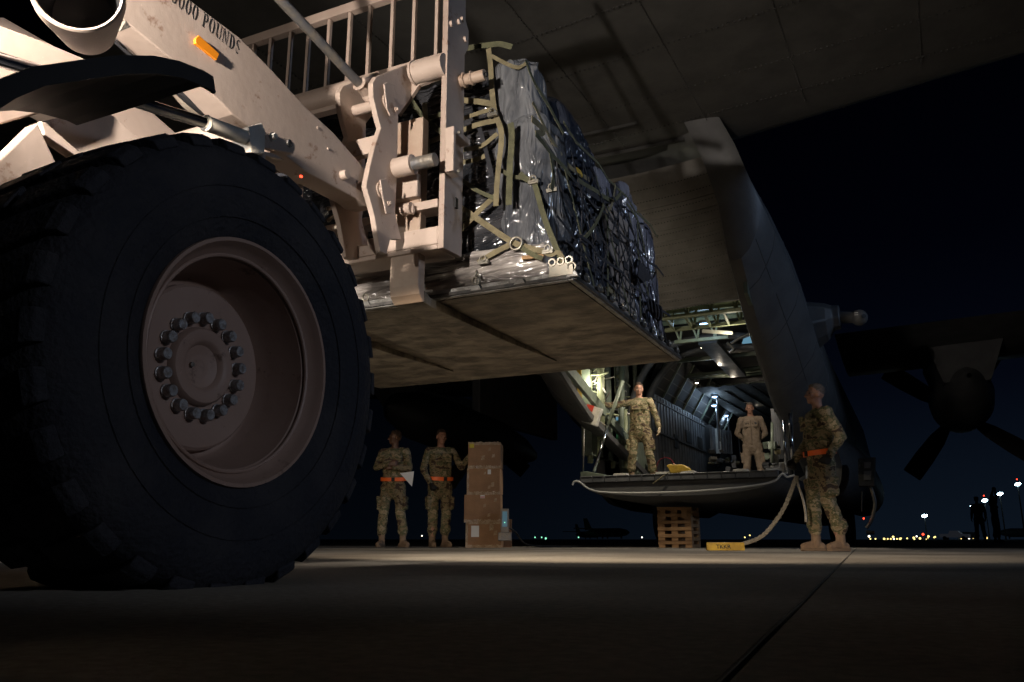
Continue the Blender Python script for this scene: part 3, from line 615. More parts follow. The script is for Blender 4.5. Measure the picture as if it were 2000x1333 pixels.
# --- round lamp housings at the top of the fenders' inner side
hc = ax(150, -22, -2.0); hax = Vector((.70, -.62, -.18)).normalized()
hs = LB().lathe([(-.30, .0005), (-.30, .085), (-.06, .125), (0, .126), (.004, .120), (.0, .114), (-.03, .110)], hc, hax, 56).build('lamp_housing', M['tan'], FK, smooth=35)
LB().lathe([(-.03, .110), (-.20, .085), (-.22, .0005)], hc, hax, 40).build('housing_inner_dark', M['black'], hs, smooth=35)  # black inside, the opening's shade put into its colour
for xw in (-2.0, -3.95):
    wl_ = LB().lathe([(.0, .0005), (.0, .03), (.07, .062), (.09, .066), (.092, .058), (.075, .05)], (xw - .08, .17, 1.87), (-.05, 1, -.02), 32).beam((xw - .10, .15, 1.87), (xw - .24, .05, 1.77), .03, .03).build('work_lamp', M['black'], FK, smooth=35)
    LB().lathe([(.076, .0005), (.076, .05)], (xw - .08, .17, 1.87), (-.05, 1, -.02), 32).build('lamp_lens', M['e_warm'], wl_)
LB().box(ax(588, 345, -2.3), (.008, .012, .008)).build('small_marker_lamp', M['e_red'], FK)

# ------------------------------------------------------------------ aircraft pallet, load, net
PX0, PX1, PY0, PY1 = -4.225, -1.485, 3.838, 6.06
PL = thing('cargo_pallet', 'flat metal aircraft pallet lying on the two forks', 'pallet', loc=(-2.855, 3.84, PZ))
class PB(MB):
    off = Vector((-2.855, 3.84, PZ))
    def build(s, *a, **k):
        s.v = [tuple(Vector(p) - s.off) for p in s.v]; return MB.build(s, *a, **k)
PB().b2((PX0 + .03, PY0 + .03, PZ), (PX1 - .03, PY1 - .03, PZ + .055)).build('panel', M['pal'], PL)
PB().b2((PX0 + .03, PY0, PZ + .004), (PX1 - .03, PY0 + .0295, PZ + .058)).b2((PX0 + .03, PY1 - .0295, PZ + .004), (PX1 - .03, PY1, PZ + .058)).b2((PX0, PY0, PZ + .004), (PX0 + .0295, PY1, PZ + .058)).b2((PX1 - .0295, PY0, PZ + .004), (PX1, PY1, PZ + .058)).build('edge_rail', M['rail'], PL, bevel=.004)
PB().b2((PX0 + .01, PY0 - .012, PZ + .012), (PX1 - .01, PY0 - .001, PZ + .030)).b2((PX1 + .001, PY0 + .01, PZ + .012), (PX1 + .012, PY1 - .01, PZ + .034)).build('rail_lip', M['railblk'], PL)
for i in range(10):     # notches and tie-down rings along the visible right side
    y = PY0 + .14 + i * .215
    PB().b2((PX1 - .01, y - .03, PZ + .035), (PX1 + .022, y + .03, PZ + .062)).build('rail_notch', M['railblk'], PL, bevel=.003)
    PB().torus((PX1 + .004, y + .07, PZ + .078), (1, 0, .3), .022, .006, 16, 6).build('tie_down_ring', M['ring'], PL, smooth=True)
for i, px_ in enumerate((620, 718, 932, 1017, 1120)):
    p = ay(px_, 562, PY0); PB().prism([(p.x - .035, PY0 - .018, PZ + .018), (p.x + .035, PY0 - .018, PZ + .018), (p.x + .02, PY0 - .018, PZ + .048), (p.x - .02, PY0 - .018, PZ + .048)], (0, .02, 0)).build('ring_seat', M['rail'], PL, bevel=.002)
    if px_ != 1017: PB().torus((p.x, PY0 - .016, PZ + .072), (0, 1, .2), .021, .007, 18, 6).build('tie_down_ring', M['ring'], PL, smooth=True)
# corner fitting with hooks
q = PB().b2((PX1 - .13, PY0 - .02, PZ + .03), (PX1 + .006, PY0 - .004, PZ + .10))
for i in range(3): q.torus((PX1 - .11 + i * .048, PY0 - .02, PZ + .11), (0, 1, .1), .018, .007, 16, 6)
q.build('corner_fitting', M['ring'], PL, smooth=40)

LOADS = thing('wrapped_cargo', 'bulky freight wrapped in black and clear plastic sheet on the raised pallet', 'cargo', loc=(-2.855, 3.95, PZ + .058))
class CB(MB):
    off = Vector((-2.855, 3.95, PZ + .058))
    def build(s, *a, **k):
        s.v = [tuple(Vector(p) - s.off) for p in s.v]; return MB.build(s, *a, **k)
def bundle(name, m, x0, x1, y0, y1, z0, z1, amp=.03, seed=0, lean=(0, 0), topdrop=0., res=.018, fold=9., rnd=.10, label=None):
    """a wrapped block: rounded box whose skin is pulled into vertical folds and crumples"""
    nx = max(6, int((x1 - x0) / res)); ny = max(6, int((y1 - y0) / res)); nz = max(6, int((z1 - z0) / res)); nx, ny, nz = min(nx, 110), min(ny, 110), min(nz, 110)
    cx_, cy_, cz_ = (x0 + x1) / 2, (y0 + y1) / 2, (z0 + z1) / 2; hx, hy, hz_ = (x1 - x0) / 2, (y1 - y0) / 2, (z1 - z0) / 2
    mb = CB(); idx = {}
    def vert(i, j, k):
        key = (i, j, k)
        if key in idx: return idx[key]
        p = Vector(((i / nx * 2 - 1) * hx, (j / ny * 2 - 1) * hy, (k / nz * 2 - 1) * hz_))
        q = Vector((max(-hx + rnd, min(hx - rnd, p.x)), max(-hy + rnd, min(hy - rnd, p.y)), max(-hz_ + rnd, min(hz_ - rnd, p.z))))
        d = p - q; nrm = d.normalized() if d.length > 1e-6 else Vector((0, 0, 1)); p = q + nrm * rnd
        w_ = p + Vector((cx_, cy_, cz_)) + Vector((seed * 3.1, seed, 0))
        u_ = Vector((w_.x * fold, w_.y * fold, w_.z * 1.7)); warp = noise.noise(w_ * 2.3) * 1.3
        a_ = abs(noise.noise(u_ + Vector((warp, warp, 0)))); b_ = abs(noise.noise(Vector((w_.x * 8, w_.y * 8, w_.z * 2.6)) + Vector((9 + warp, 2, 4)))); c_ = noise.noise(w_ * 1.6)
        d2_ = abs(noise.noise(Vector((w_.x * 22, w_.y * 22, w_.z * 6)) + Vector((3 + warp, 1, 7)))); h_ = (.5 - a_ * 1.9) * amp * .8 + (.4 - b_ * 1.7) * amp * .45 + (.3 - d2_ * 1.5) * amp * .12 + c_ * amp * .9
        if k == 0: h_ *= .2
        p = p + nrm * h_
        t = (p.z + hz_) / (2 * hz_); p.x += lean[0] * t; p.y += lean[1] * t; p.z -= topdrop * t * ((p.y + hy) / (2 * hy))
        mb.v.append(tuple(p + Vector((cx_, cy_, cz_)))); idx[key] = len(mb.v) - 1; return idx[key]
    for i in range(nx):
        for j in range(ny):
            for k in (0, nz): mb.f.append((vert(i, j, k), vert(i + 1, j, k), vert(i + 1, j + 1, k), vert(i, j + 1, k)))
    for i in range(nx):
        for k in range(nz):
            for j in (0, ny): mb.f.append((vert(i, j, k), vert(i + 1, j, k), vert(i + 1, j, k + 1), vert(i, j, k + 1)))
    for j in range(ny):
        for k in range(nz):
            for i in (0, nx): mb.f.append((vert(i, j, k), vert(i, j + 1, k), vert(i, j + 1, k + 1), vert(i, j, k + 1)))
    return mb.build(name, m, LOADS, smooth=75, label=label)
zb = PZ + .06
# bottom layer of cartons in clear wrap, dark blocks above, film-wrapped corner, bags along the right side
bundle('wrapped_cartons', M['palefilm'], -4.12, -1.66, 3.93, 4.75, zb, zb + .24, .022, 1, fold=3, rnd=.05, res=.022, label='cartons in clear wrap at the bottom of the load')
bundle('wrapped_block', M['blackwrap'], -4.1, -1.76, 3.97, 4.75, zb + .21, zb + .95, .035, 2, (0, .02), fold=4, rnd=.05, res=.018, label='block in shiny black plastic behind the mast')
bundle('wrapped_block', M['blackwrap'], -4.05, -1.92, 4.02, 4.72, zb + .90, zb + 1.50, .05, 3, (0, .03), fold=4, rnd=.07, res=.018, label='upper block in black plastic')
bundle('film_wrapped_corner', M['film'], -1.96, -1.60, 3.94, 4.25, zb + .16, zb + 1.06, .035, 4, (-.10, .02), fold=8, rnd=.09, res=.013, label='grey stretch film round the near corner')
bundle('film_wrapped_corner', M['film'], -2.02, -1.74, 3.98, 4.22, zb + .96, zb + 1.47, .035, 5, (-.05, 0), fold=8, rnd=.10, res=.013, label='knotted top of the grey film')
bundle('blue_sheeted_block', M['bluewrap'], -2.7, -1.585, 4.22, 4.80, zb, zb + 1.16, .05, 6, (-.10, .02), fold=7, rnd=.09, label='block under a dark blue sheet')
bundle('blue_sheeted_block', M['bluewrap'], -2.7, -1.66, 4.2, 4.78, zb + .95, zb + 1.36, .05, 16, (-.10, .02), .12, fold=7, rnd=.12, label='humped top of the dark blue sheet')
bundle('grey_carton_block', M['carton_grey'], -2.6, -1.575, 4.80, 5.28, zb, zb + .80, .012, 7, (-.03, 0), fold=2, rnd=.03, label='plain grey brown carton')
bundle('wrapped_bag', M['lilac'], -2.7, -1.66, 4.72, 5.32, zb + .78, zb + 1.26, .05, 8, (-.09, 0), .06, fold=7, rnd=.14, label='lilac grey bag on the carton')
bundle('wrapped_bag', M['lilac'], -3.1, -1.565, 5.27, 5.66, zb, zb + 1.14, .04, 9, (-.07, 0), .03, fold=9, rnd=.07, label='pale lilac plastic over the rear boxes')
bundle('wrapped_bag', M['lilac'], -3.1, -1.575, 5.64, 5.97, zb, zb + 1.08, .04, 10, (-.07, 0), .10, fold=9, rnd=.07, label='pale lilac plastic at the far end')
bundle('wrapped_block', M['blackwrap'], -4.05, -2.72, 4.75, 5.95, zb, zb + 1.25, .05, 11, (0, 0), .2, fold=5, rnd=.12, res=.05, label='blocks in black plastic in the middle of the load')
for i, (px_, py_) in enumerate(((1052, 500), (1060, 543))):
    p = ay(px_, py_, 3.915); CB().beam(p + Vector((-.10, 0, 0)), p + Vector((.03, .01, .0)), .02, .022).build('timber_end', M['wood'], LOADS, bevel=.002)
p = ax(1192, 568, -1.545); CB().prism([ax(1180, 560, -1.545), ax(1194, 558, -1.545), ax(1204, 566, -1.545), ax(1208, 580, -1.545), ax(1200, 580, -1.545), ax(1192, 572, -1.545)], (-.02, 0, 0)).build('orange_strap_end', M['web'], LOADS, bevel=.003)

NET = thing('cargo_net', 'olive and black webbing net strapped over the wrapped freight', 'cargo net', loc=(-2.855, 3.90, PZ + .07))
class NB(MB):
    off = Vector((-2.855, 3.90, PZ + .07))
    def build(s, *a, **k):
        s.v = [tuple(Vector(p) - s.off) for p in s.v]; return MB.build(s, *a, **k)
def strap(name, pts, m, wd, face, d, sag=.006, label=None):
    """pts in pixels; face 'n' = near face (normal -Y) at y=d, 's' = right side (normal +X) at x=d. d may be a list"""
    ds = d if hasattr(d, '__len__') else [d] * len(pts)
    w_ = [(ay(p[0], p[1], q) if face == 'n' else ax(p[0], p[1], q)) for p, q in zip(pts, ds)]
    w_ = smoothpath(w_, 8); nr = Vector((0, -1, 0)) if face == 'n' else Vector((1, 0, 0))
    w_ = [p + nr * noise.noise(p * 5) * sag * 2 for p in w_]
    return NB().ribbon(w_, nr, wd * .80, .003).build(name, m, NET)
N_ = 3.915
st = [
 ([(955, 96), (958, 130), (966, 214), (980, 262), (974, 330), (969, 403)], 'web', .042, 'n', [4.0, 3.98, 3.93, 3.88, 3.87, 3.87]),
 ([(998, 242), (1000, 262), (997, 330), (994, 401)], 'web_ol', .048, 'n', 3.865),
 ([(968, 384), (936, 412), (903, 446), (870, 470)], 'web', .042, 'n', N_),
 ([(880, 398), (903, 408), (950, 440), (999, 472), (1030, 484), (1060, 491)], 'web', .042, 'n', 3.905),
 ([(996, 478), (965, 494), (934, 514)], 'web', .042, 'n', 3.90),
 ([(1018, 484), (1045, 500), (1060, 505)], 'web_ol', .035, 'n', 3.90),
 ([(905, 97), (935, 92), (975, 88), (1000, 92)], 'web_ol', .046, 'n', [4.05, 4.02, 4.0, 4.0]),
 ([(960, 110), (990, 125), (1012, 132), (1030, 122)], 'web', .030, 'n', [3.98, 3.95, 3.95, 3.98]),
 ([(900, 196), (935, 200), (962, 205)], 'web', .046, 'n', 3.95),
 ([(895, 258), (930, 245), (968, 236)], 'web', .042, 'n', 3.93),
 ([(905, 318), (930, 312), (955, 300)], 'web', .036, 'n', 3.93),
 ([(790, 300), (830, 282), (868, 268)], 'web', .045, 'n', 3.97),
 ([(780, 250), (820, 236), (865, 222)], 'web_ol', .040, 'n', 3.97),
 ([(828, 200), (832, 260), (838, 330)], 'web', .045, 'n', 3.96),
 ([(800, 190), (812, 210), (830, 232), (866, 262)], 'web_ol', .040, 'n', 3.98),
 ([(1016, 340), (1030, 352), (1044, 360), (1062, 420), (1085, 483), (1104, 521)], 'web_ol', .040, 'n', [3.90, 3.90, 3.90, 3.90, 3.90, 3.88]),
 ([(1060, 491), (1075, 498), (1092, 494), (1104, 520)], 'web', .032, 'n', 3.885),
 ([(936, 250), (950, 300), (960, 345)], 'web_bk', .034, 'n', 3.92),
 ([(893, 330), (898, 400), (894, 500)], 'web_bk', .05, 'n', 3.90),
]
for pts, m_, wd, fc, d in st: strap('strap', pts, M[m_], wd, fc, d)
SX = -1.535
sd = [
 ([(1027, 118), (1045, 165), (1078, 216), (1100, 262)], 'web_ol', .040, [-1.74, -1.72, -1.68, -1.66]),
 ([(1040, 200), (1070, 262), (1118, 329), (1150, 352)], 'web', .038, [-1.68, -1.66, -1.64, -1.64]),
 ([(1046, 262), (1070, 290), (1096, 322), (1120, 352)], 'web_ol', .036, -1.62),
 ([(1040, 232), (1062, 256), (1048, 262)], 'web', .05, -1.66),
 ([(1074, 300), (1080, 345), (1076, 372)], 'web_ol', .046, -1.59),
 ([(1119, 348), (1142, 402), (1186, 486), (1236, 588)], 'web_bk', .022, [SX - .05, SX - .02, SX, SX]),
 ([(1088, 420), (1110, 448), (1140, 490), (1178, 545)], 'web_bk', .020, SX),
 ([(1108, 470), (1150, 512), (1196, 560), (1240, 606)], 'web_bk', .018, SX),
 ([(1160, 352), (1196, 430), (1232, 512), (1262, 590)], 'web_bk', .022, [SX - .06, SX, SX, SX]),
 ([(1196, 385), (1230, 440), (1256, 510), (1268, 545)], 'web_bk', .026, SX - .01),
 ([(1224, 398), (1248, 440), (1262, 500)], 'web_ol', .028, SX - .02),
 ([(1212, 400), (1196, 450), (1180, 505), (1172, 560)], 'web_bk', .018, SX + .005),
 ([(1180, 400), (1160, 440), (1138, 470)], 'web_ol', .030, SX + .003),
 ([(1242, 470), (1222, 520), (1206, 572)], 'web_bk', .016, SX + .005),
 ([(1256, 520), (1242, 562), (1232, 600)], 'web_bk', .015, SX + .005),
 ([(1128, 350), (1160, 372), (1196, 392), (1212, 378)], 'web_ol', .036, [-1.60, -1.58, -1.57, -1.58]),
 ([(1200, 360), (1196, 395), (1184, 420)], 'web', .030, -1.56),
 ([(1146, 372), (1180, 392), (1216, 384)], 'web_bk', .046, -1.58),
 ([(1086, 330), (1100, 380), (1120, 420)], 'web_bk', .040, -1.57),
]
for pts, m_, wd, d in sd: strap('strap', pts, M[m_], wd, 's', d)
for i in range(9):      # diagonal mesh of the side net, tied to the pallet rail
    y0 = 4.05 + i * .225
    for sg in (1, -1):
        pts = [Vector((SX + .012 - .12 * t, y0 + sg * .42 * t, PZ + .07 + 1.10 * t)) for t in [k / 10 for k in range(9)]]
        pts = [p for p in pts if 4.0 < p.y < 5.90]
        if len(pts) > 2: NB().ribbon(pts, (1, 0, .1), .017 if (i + sg) % 3 else .026, .003).build('strap', M['web_bk'] if (i + sg) % 3 else M['web_ol'], NET)
for i in range(3):
    z_ = PZ + .32 + i * .34; NB().ribbon([Vector((SX + .014 - .035 * i, 4.0 + 1.95 * k / 10, z_ + .02 * math.sin(k * 2.1 + i))) for k in range(11)], (1, 0, .1), .020, .003).build('strap', M['web_ol'] if i == 2 else M['web_bk'], NET)
for pts_, m__, wd_ in (([(905, 232), (936, 222), (960, 214)], 'web', .034), ([(972, 262), (940, 285), (905, 292)], 'web', .036), ([(974, 330), (1000, 345), (1030, 350)], 'web_ol', .03), ([(900, 350), (930, 372), (966, 388)], 'web_ol', .03)):
    strap('strap', pts_, M[m__], wd_, 'n', 3.90)
def ringpart(c, nr, r0, r1): NB().torus(c, nr, r0, r1, 28, 8).build('net_ring', M['ring'], NET, smooth=True)
ringpart(ay(1008, 476, 3.895), (0, 1, 0), .036, .0075)
for p, s_ in (((903, 425), .02), ((1168, 468), .014), ((1202, 470), .014), ((1222, 520), .012), ((1140, 470), .014)):
    if s_ == .02: NB().box(ay(*p, 3.90), (.06, .012, .05)).build('strap_keeper', M['web_ol'], NET, bevel=.003)
    else: NB().box(ax(*p, SX + .006), (.010, .10, .045)).build('strap_keeper', M['web_bk'], NET, bevel=.003)
for p in ((962, 224), (870, 300), (944, 512), (1042, 356), (1078, 372), (1070, 492)):
    c = ay(*p, 3.885); NB().box(c, (.062, .016, .022)).torus(c + Vector((0, -.008, .018)), (0, 1, 0), .018, .004, 14, 6).build('buckle', M['ring'], NET, smooth=40)
# hook and shackle between net and pallet
c = ay(931, 536, 3.88); NB().torus(c, (1, .3, 0), .020, .006, 18, 8).tube([c + Vector((0, 0, -.02)), c + Vector((0, 0, -.07))], .012, 12).torus(c + Vector((0, 0, -.088)), (0, 1, 0), .020, .007, 18, 8).build('net_hook', M['ring'], NET, smooth=50)
c = ay(1104, 525, 3.86); NB().torus(c, (1, .3, 0), .020, .006, 18, 8).tube([c + Vector((0, 0, -.02)), c + Vector((.02, 0, -.06))], .012, 12).build('net_hook', M['ring'], NET, smooth=50)
# loose tail of webbing bundled at the far corner
c = ax(1272, 600, SX + .01); q = NB()
for i in range(5): q.torus(c + Vector((.01 * i, .02 * i - .04, -.01 * i)), (1, .2 * i, .1), .045 + .006 * (i % 3), .010, 18, 6)
q.build('webbing_coil', M['web_bk'], NET, smooth=50)
strap('loose_strap', [(1272, 610), (1284, 640), (1292, 652)], M['web_bk'], .03, 's', SX + .01)
NB().prism([ax(1248, 508, SX + .01), ax(1274, 545, SX + .01), ax(1256, 552, SX + .01), ax(1244, 540, SX + .01)], (.006, 0, 0)).build('loose_strap', M['web_bk'], NET)
strap('caution_strap', [(1126, 330), (1134, 336), (1138, 345)], M['yellow'], .035, 's', -1.60)

# ------------------------------------------------------------------ cargo aircraft
AXC = -3.1; RY = 12.0; RZ = 1.05
AC = thing('cargo_aircraft', 'grey four engined cargo aircraft seen from behind with lowered ramp', 'aircraft', loc=(AXC, RY, 0))
class AB(MB):
    off = Vector((AXC, RY, 0))
    def build(s, *a, **k):
        s.v = [tuple(Vector(p) - s.off) for p in s.v]; return MB.build(s, *a, **k)
# stations: y, half width at sill, sill z, widest half width, z of widest
ST = [(8.5, 1.12, 5.15, 1.38, 5.2), (8.95, 1.22, 5.0, 1.46, 5.08), (9.25, 1.36, 4.62, 1.62, 4.72), (9.45, 1.49, 4.02, 1.74, 4.32), (9.62, 1.54, 3.40, 1.83, 4.05), (10.33, 1.55, 2.86, 1.98, 3.60), (11.35, 1.55, 2.39, 2.10, 3.10), (12.34, 1.55, 1.98, 2.15, 2.60), (13.9, 1.56, 1.62, 2.15, 2.40), (15.5, 1.56, 1.24, 2.15, 2.30), (16.8, 1.56, 1.02, 2.15, 2.25), (20, 1.56, .98, 2.15, 2.25), (27, 1.56, .98, 2.15, 2.25), (31, 1.3, 1.1, 1.8, 2.25), (34, .6, 1.4, .9, 2.2)]
def smo(a, b, t): return a + (b - a) * t
for side in (1, -1):
    secs = []
    fine = []
    for i in range(len(ST) - 1):
        n_ = 3
        for k in range(n_): fine.append([smo(a_, b_, k / n_) for a_, b_ in zip(ST[i], ST[i + 1])])
    fine.append(list(ST[-1]))
    NV = 15
    vs = []
    for y, hs_, zs, hw, zw in fine:
        zt_ = 5.05 + .1; top = max(zt_, zw + .1)
        sec = []
        if y > 16: sec += [(0, .62), (.6, .66), (1.1, .78)]
        else: sec += [(hs_ - .16, zs + .10), (hs_ - .14, zs + .02), (hs_ - .10, zs)]
        sec += [(hs_ + (hw - hs_) * .02, zs + .01), (hs_ + (hw - hs_) * .38, zs + (zw - zs) * .18), (hs_ + (hw - hs_) * .62, zs + (zw - zs) * .40), (hs_ + (hw - hs_) * .88, zs + (zw - zs) * .70), (hw, zw)]
        for t in (.25, .5, .75, 1): a_ = t * PI / 2; sec.append((hw * math.cos(a_) * (1 if t < 1 else 0), zw + (max(.15, 5.1 - zw)) * math.sin(a_)))
        vs += [(AXC + side * a_, y, b_) for a_, b_ in sec]
    m_ = len(sec); fs = []
    for i in range(len(fine) - 1):
        for k in range(m_ - 1): fs.append((i * m_ + k, i * m_ + k + 1, (i + 1) * m_ + k + 1, (i + 1) * m_ + k))
    fs.append(tuple(range(len(vs) - m_, len(vs))))
    AB().add(vs, fs).build('fuselage_side', M['skinac'], AC, smooth=28)
# seams on the starboard afterbody: raised butt strips following the skin
def ringpts(side, y, ks=(3, 4, 5, 6, 7, 8), off=.006):
    for i in range(len(ST) - 1):
        if ST[i][0] <= y <= ST[i + 1][0]:
            t = (y - ST[i][0]) / (ST[i + 1][0] - ST[i][0]); _, hs_, zs, hw, zw = [smo(a_, b_, t) for a_, b_ in zip(ST[i], ST[i + 1])]
    sec = [(hs_ + (hw - hs_) * .02, zs + .01), (hs_ + (hw - hs_) * .38, zs + (zw - zs) * .18), (hs_ + (hw - hs_) * .62, zs + (zw - zs) * .40), (hs_ + (hw - hs_) * .88, zs + (zw - zs) * .70), (hw, zw), (hw * math.cos(PI / 8), zw + (5.1 - zw) * math.sin(PI / 8))]
    return [Vector((AXC + side * (a_ + off), y, b_ - off * .3)) for a_, b_ in sec]
for side in (1, -1):
    q = AB()
    for y in (10.0, 10.9, 11.9, 13.1, 14.6, 16.4, 19):
        q.tube(ringpts(side, y, off=.0), .008, 6)
    ysf = [9.65 + .25 * i for i in range(40)]
    for k in (2,): q.tube([ringpts(side, y, off=.0)[k] for y in ysf if y < 19.5], .006, 6)
    q.build('skin_seams', M['seamskin'], AC)
# underside of the tail (ribbed, concave), from the door opening up to the tailplane
BY = [(11.0, 3.36), (10.7, 3.58), (10.4, 3.84), (10.1, 4.14), (9.8, 4.47), (9.5, 4.80)]
q = AB(); vs = []; NXB = 24
for (y, z) in BY:
    for i in range(NXB + 1):
        u_ = i / NXB * 2 - 1; hw = 1.50 if y > 10 else 1.44
        vs.append((AXC + u_ * hw, y, z - .10 * (1 - u_ * u_)))
for j in range(len(BY) - 1):
    for i in range(NXB): q.f.append((j * (NXB + 1) + i, j * (NXB + 1) + i + 1, (j + 1) * (NXB + 1) + i + 1, (j + 1) * (NXB + 1) + i))
q.v = vs; q.build('tail_underside', M['under'], AC, smooth=True)
# ribs and rivet rows across it
def bz(y):
    for (ya, za), (yb, zb_) in zip(BY, BY[1:]):
        if yb <= y <= ya: t = (ya - y) / (ya - yb); return za + (zb_ - za) * t
    return BY[-1][1]
rb = AB(); rv = AB()
for k in range(13):
    y = 10.96 - k * .112
    pts = [(AXC + u_ * 1.46, y, bz(y) - .10 * (1 - u_ * u_) - .004) for u_ in [i / 12 - 1 for i in range(25)]]
    if y > 9.75: rb.tube(pts, .009 if k % 3 else .015, 6)
    for i in range(70):
        u_ = i / 35 - 1; rv.box((AXC + u_ * 1.44, y + .035, bz(y + .035) - .10 * (1 - u_ * u_) - .003), (.014, .014, .008))
rb.build('rib', M['under'], AC); rv.build('rivet_row', M['seam'], AC)
AB().b2((AXC - 1.48, 10.98, 3.30), (AXC + 1.48, 11.06, 3.44)).build('opening_frame', M['under'], AC)
# tailplane: swept leading edge, thick aerofoil
TZ = 5.0
q = AB(); secs = [(-8.0, 7.9, 5.9, .10), (-1.7, 9.86, 5.2, .22), (0, 10.1, 5.0, .24), (1.7, 9.86, 5.2, .22), (8.0, 7.9, 5.9, .10)]
secs = [(-8.0, 8.43, 5.4, .08), (-1.60, 9.84, 4.6, .20), (1.60, 9.84, 4.6, .20), (8.0, 8.43, 5.4, .08)]
vs = []
for x, yl_, yt_, th_ in secs:
    c_ = yl_ - yt_
    for f_, zz in ((0, .5), (.01, .25), (.04, .08), (.10, 0), (.3, -.12), (.6, -.05), (1, .42), (.6, 1.3), (.3, 1.5), (.08, 1.0), (.01, .72)):
        vs.append((AXC + x, yl_ - c_ * f_, TZ + zz * th_))
for i in range(len(secs) - 1):
    for k in range(11): q.f.append((i * 11 + k, i * 11 + (k + 1) % 11, (i + 1) * 11 + (k + 1) % 11, (i + 1) * 11 + k))
q.f += [tuple(range(11)), tuple(range(33, 44))]
q.v = vs; q.build('tailplane', mat('tailplane_shaded_grey', (.085, .082, .076), .6, 0, (.062, .06, .056), 2.2, .1, 30), AC, smooth=40)  # darker copy of the tail grey, dimmer light put into its colour
# seams and rivet lines under the tailplane
q = AB()
def tz(y): return TZ - .028
for x in (-6.5, -5, -3.4, -2.4, -1.2, .2, 1.3, 2.4, 3.6, 5, 6.4):
    for i in range(70):
        y = 9.2 - i * .055
        if y > 9.6 - abs(x) * .22: continue
        q.box((AXC + x + .03 * (y - 7), y, tz(y)), (.012, .02, .012))
for y0_ in (9.0, 8.3, 7.4, 6.6):
    for i in range(260):
        x = -7 + i * .055; q.box((AXC + x, y0_ - abs(x) * .10, tz(0)), (.02, .010, .012))
for x0, x1, y0_ in ((-1.7, 1.0, 9.35), (-.3, .6, 8.7)): q.b2((AXC + x0, y0_ - .02, TZ - .05), (AXC + x1, y0_ + .02, TZ - .01))
q.build('rivet_row', M['seam'], AC)
# sensor fairing with a small turret on its tip (right side)
fc_ = Vector((-1.02, 10.9, 2.95)); tip = ax(1640, 612, -.42) if False else None
pA = [ax(1563, 573, -1.10), ax(1548, 640, -1.08), ax(1560, 692, -1.0), ax(1583, 690, -.98), ax(1604, 660, -.98)]
ctr = ax(1575, 640, -1.15); tp = ay(1641, 620, ctr.y - .05); d_ = (tp - ctr)
tp2 = tp + d_.normalized() * .03
u_, v_, w_ = frame(d_); L_ = d_.length
def loop(c, a_, b_, n=8, rot=.2): return [c + Vector((0, math.cos(2 * PI * i / n + rot) * a_, 0)) + Vector((0, 0, math.sin(2 * PI * i / n + rot) * b_)) for i in range(n)]
L0 = loop(ctr + Vector((-.15, .15, -.02)), .75, .46); L1 = loop(ctr.lerp(tp, .62) + Vector((0, 0, -.01)), .34, .27); L2 = loop(tp + Vector((-.10, 0, 0)), .19, .19); L3 = loop(tp, .18, .18)
q = AB(); q.add(L0 + L1 + L2 + L3, [(k * 8 + i, k * 8 + (i + 1) % 8, (k + 1) * 8 + (i + 1) % 8, (k + 1) * 8 + i) for k in range(3) for i in range(8)] + [tuple(range(24, 32))])
fr = q.build('sensor_fairing', M['skinac'], AC, smooth=20, bevel=.02)
tc_ = ay(1678, 621, ctr.y - .08)
tu = AB().tube([tp - Vector((.01, 0, 0)), tc_], .085, 24).ball(tc_, .118, 24, 16).build('sensor_turret', M['skinac'], fr, smooth=40)
lc = tc_ + Vector((.06, -.095, -.01)); AB().tube([lc, lc + Vector((.01, -.02, 0))], .03, 16).build('turret_lens', M['black'], tu, smooth=40)
for dx_, dz_ in ((-.02, .05), (-.02, .02)): AB().box(tc_ + Vector((dx_ - .01, -.115, dz_)), (.05, .006, .014)).build('label_plate', M['white'], tu)
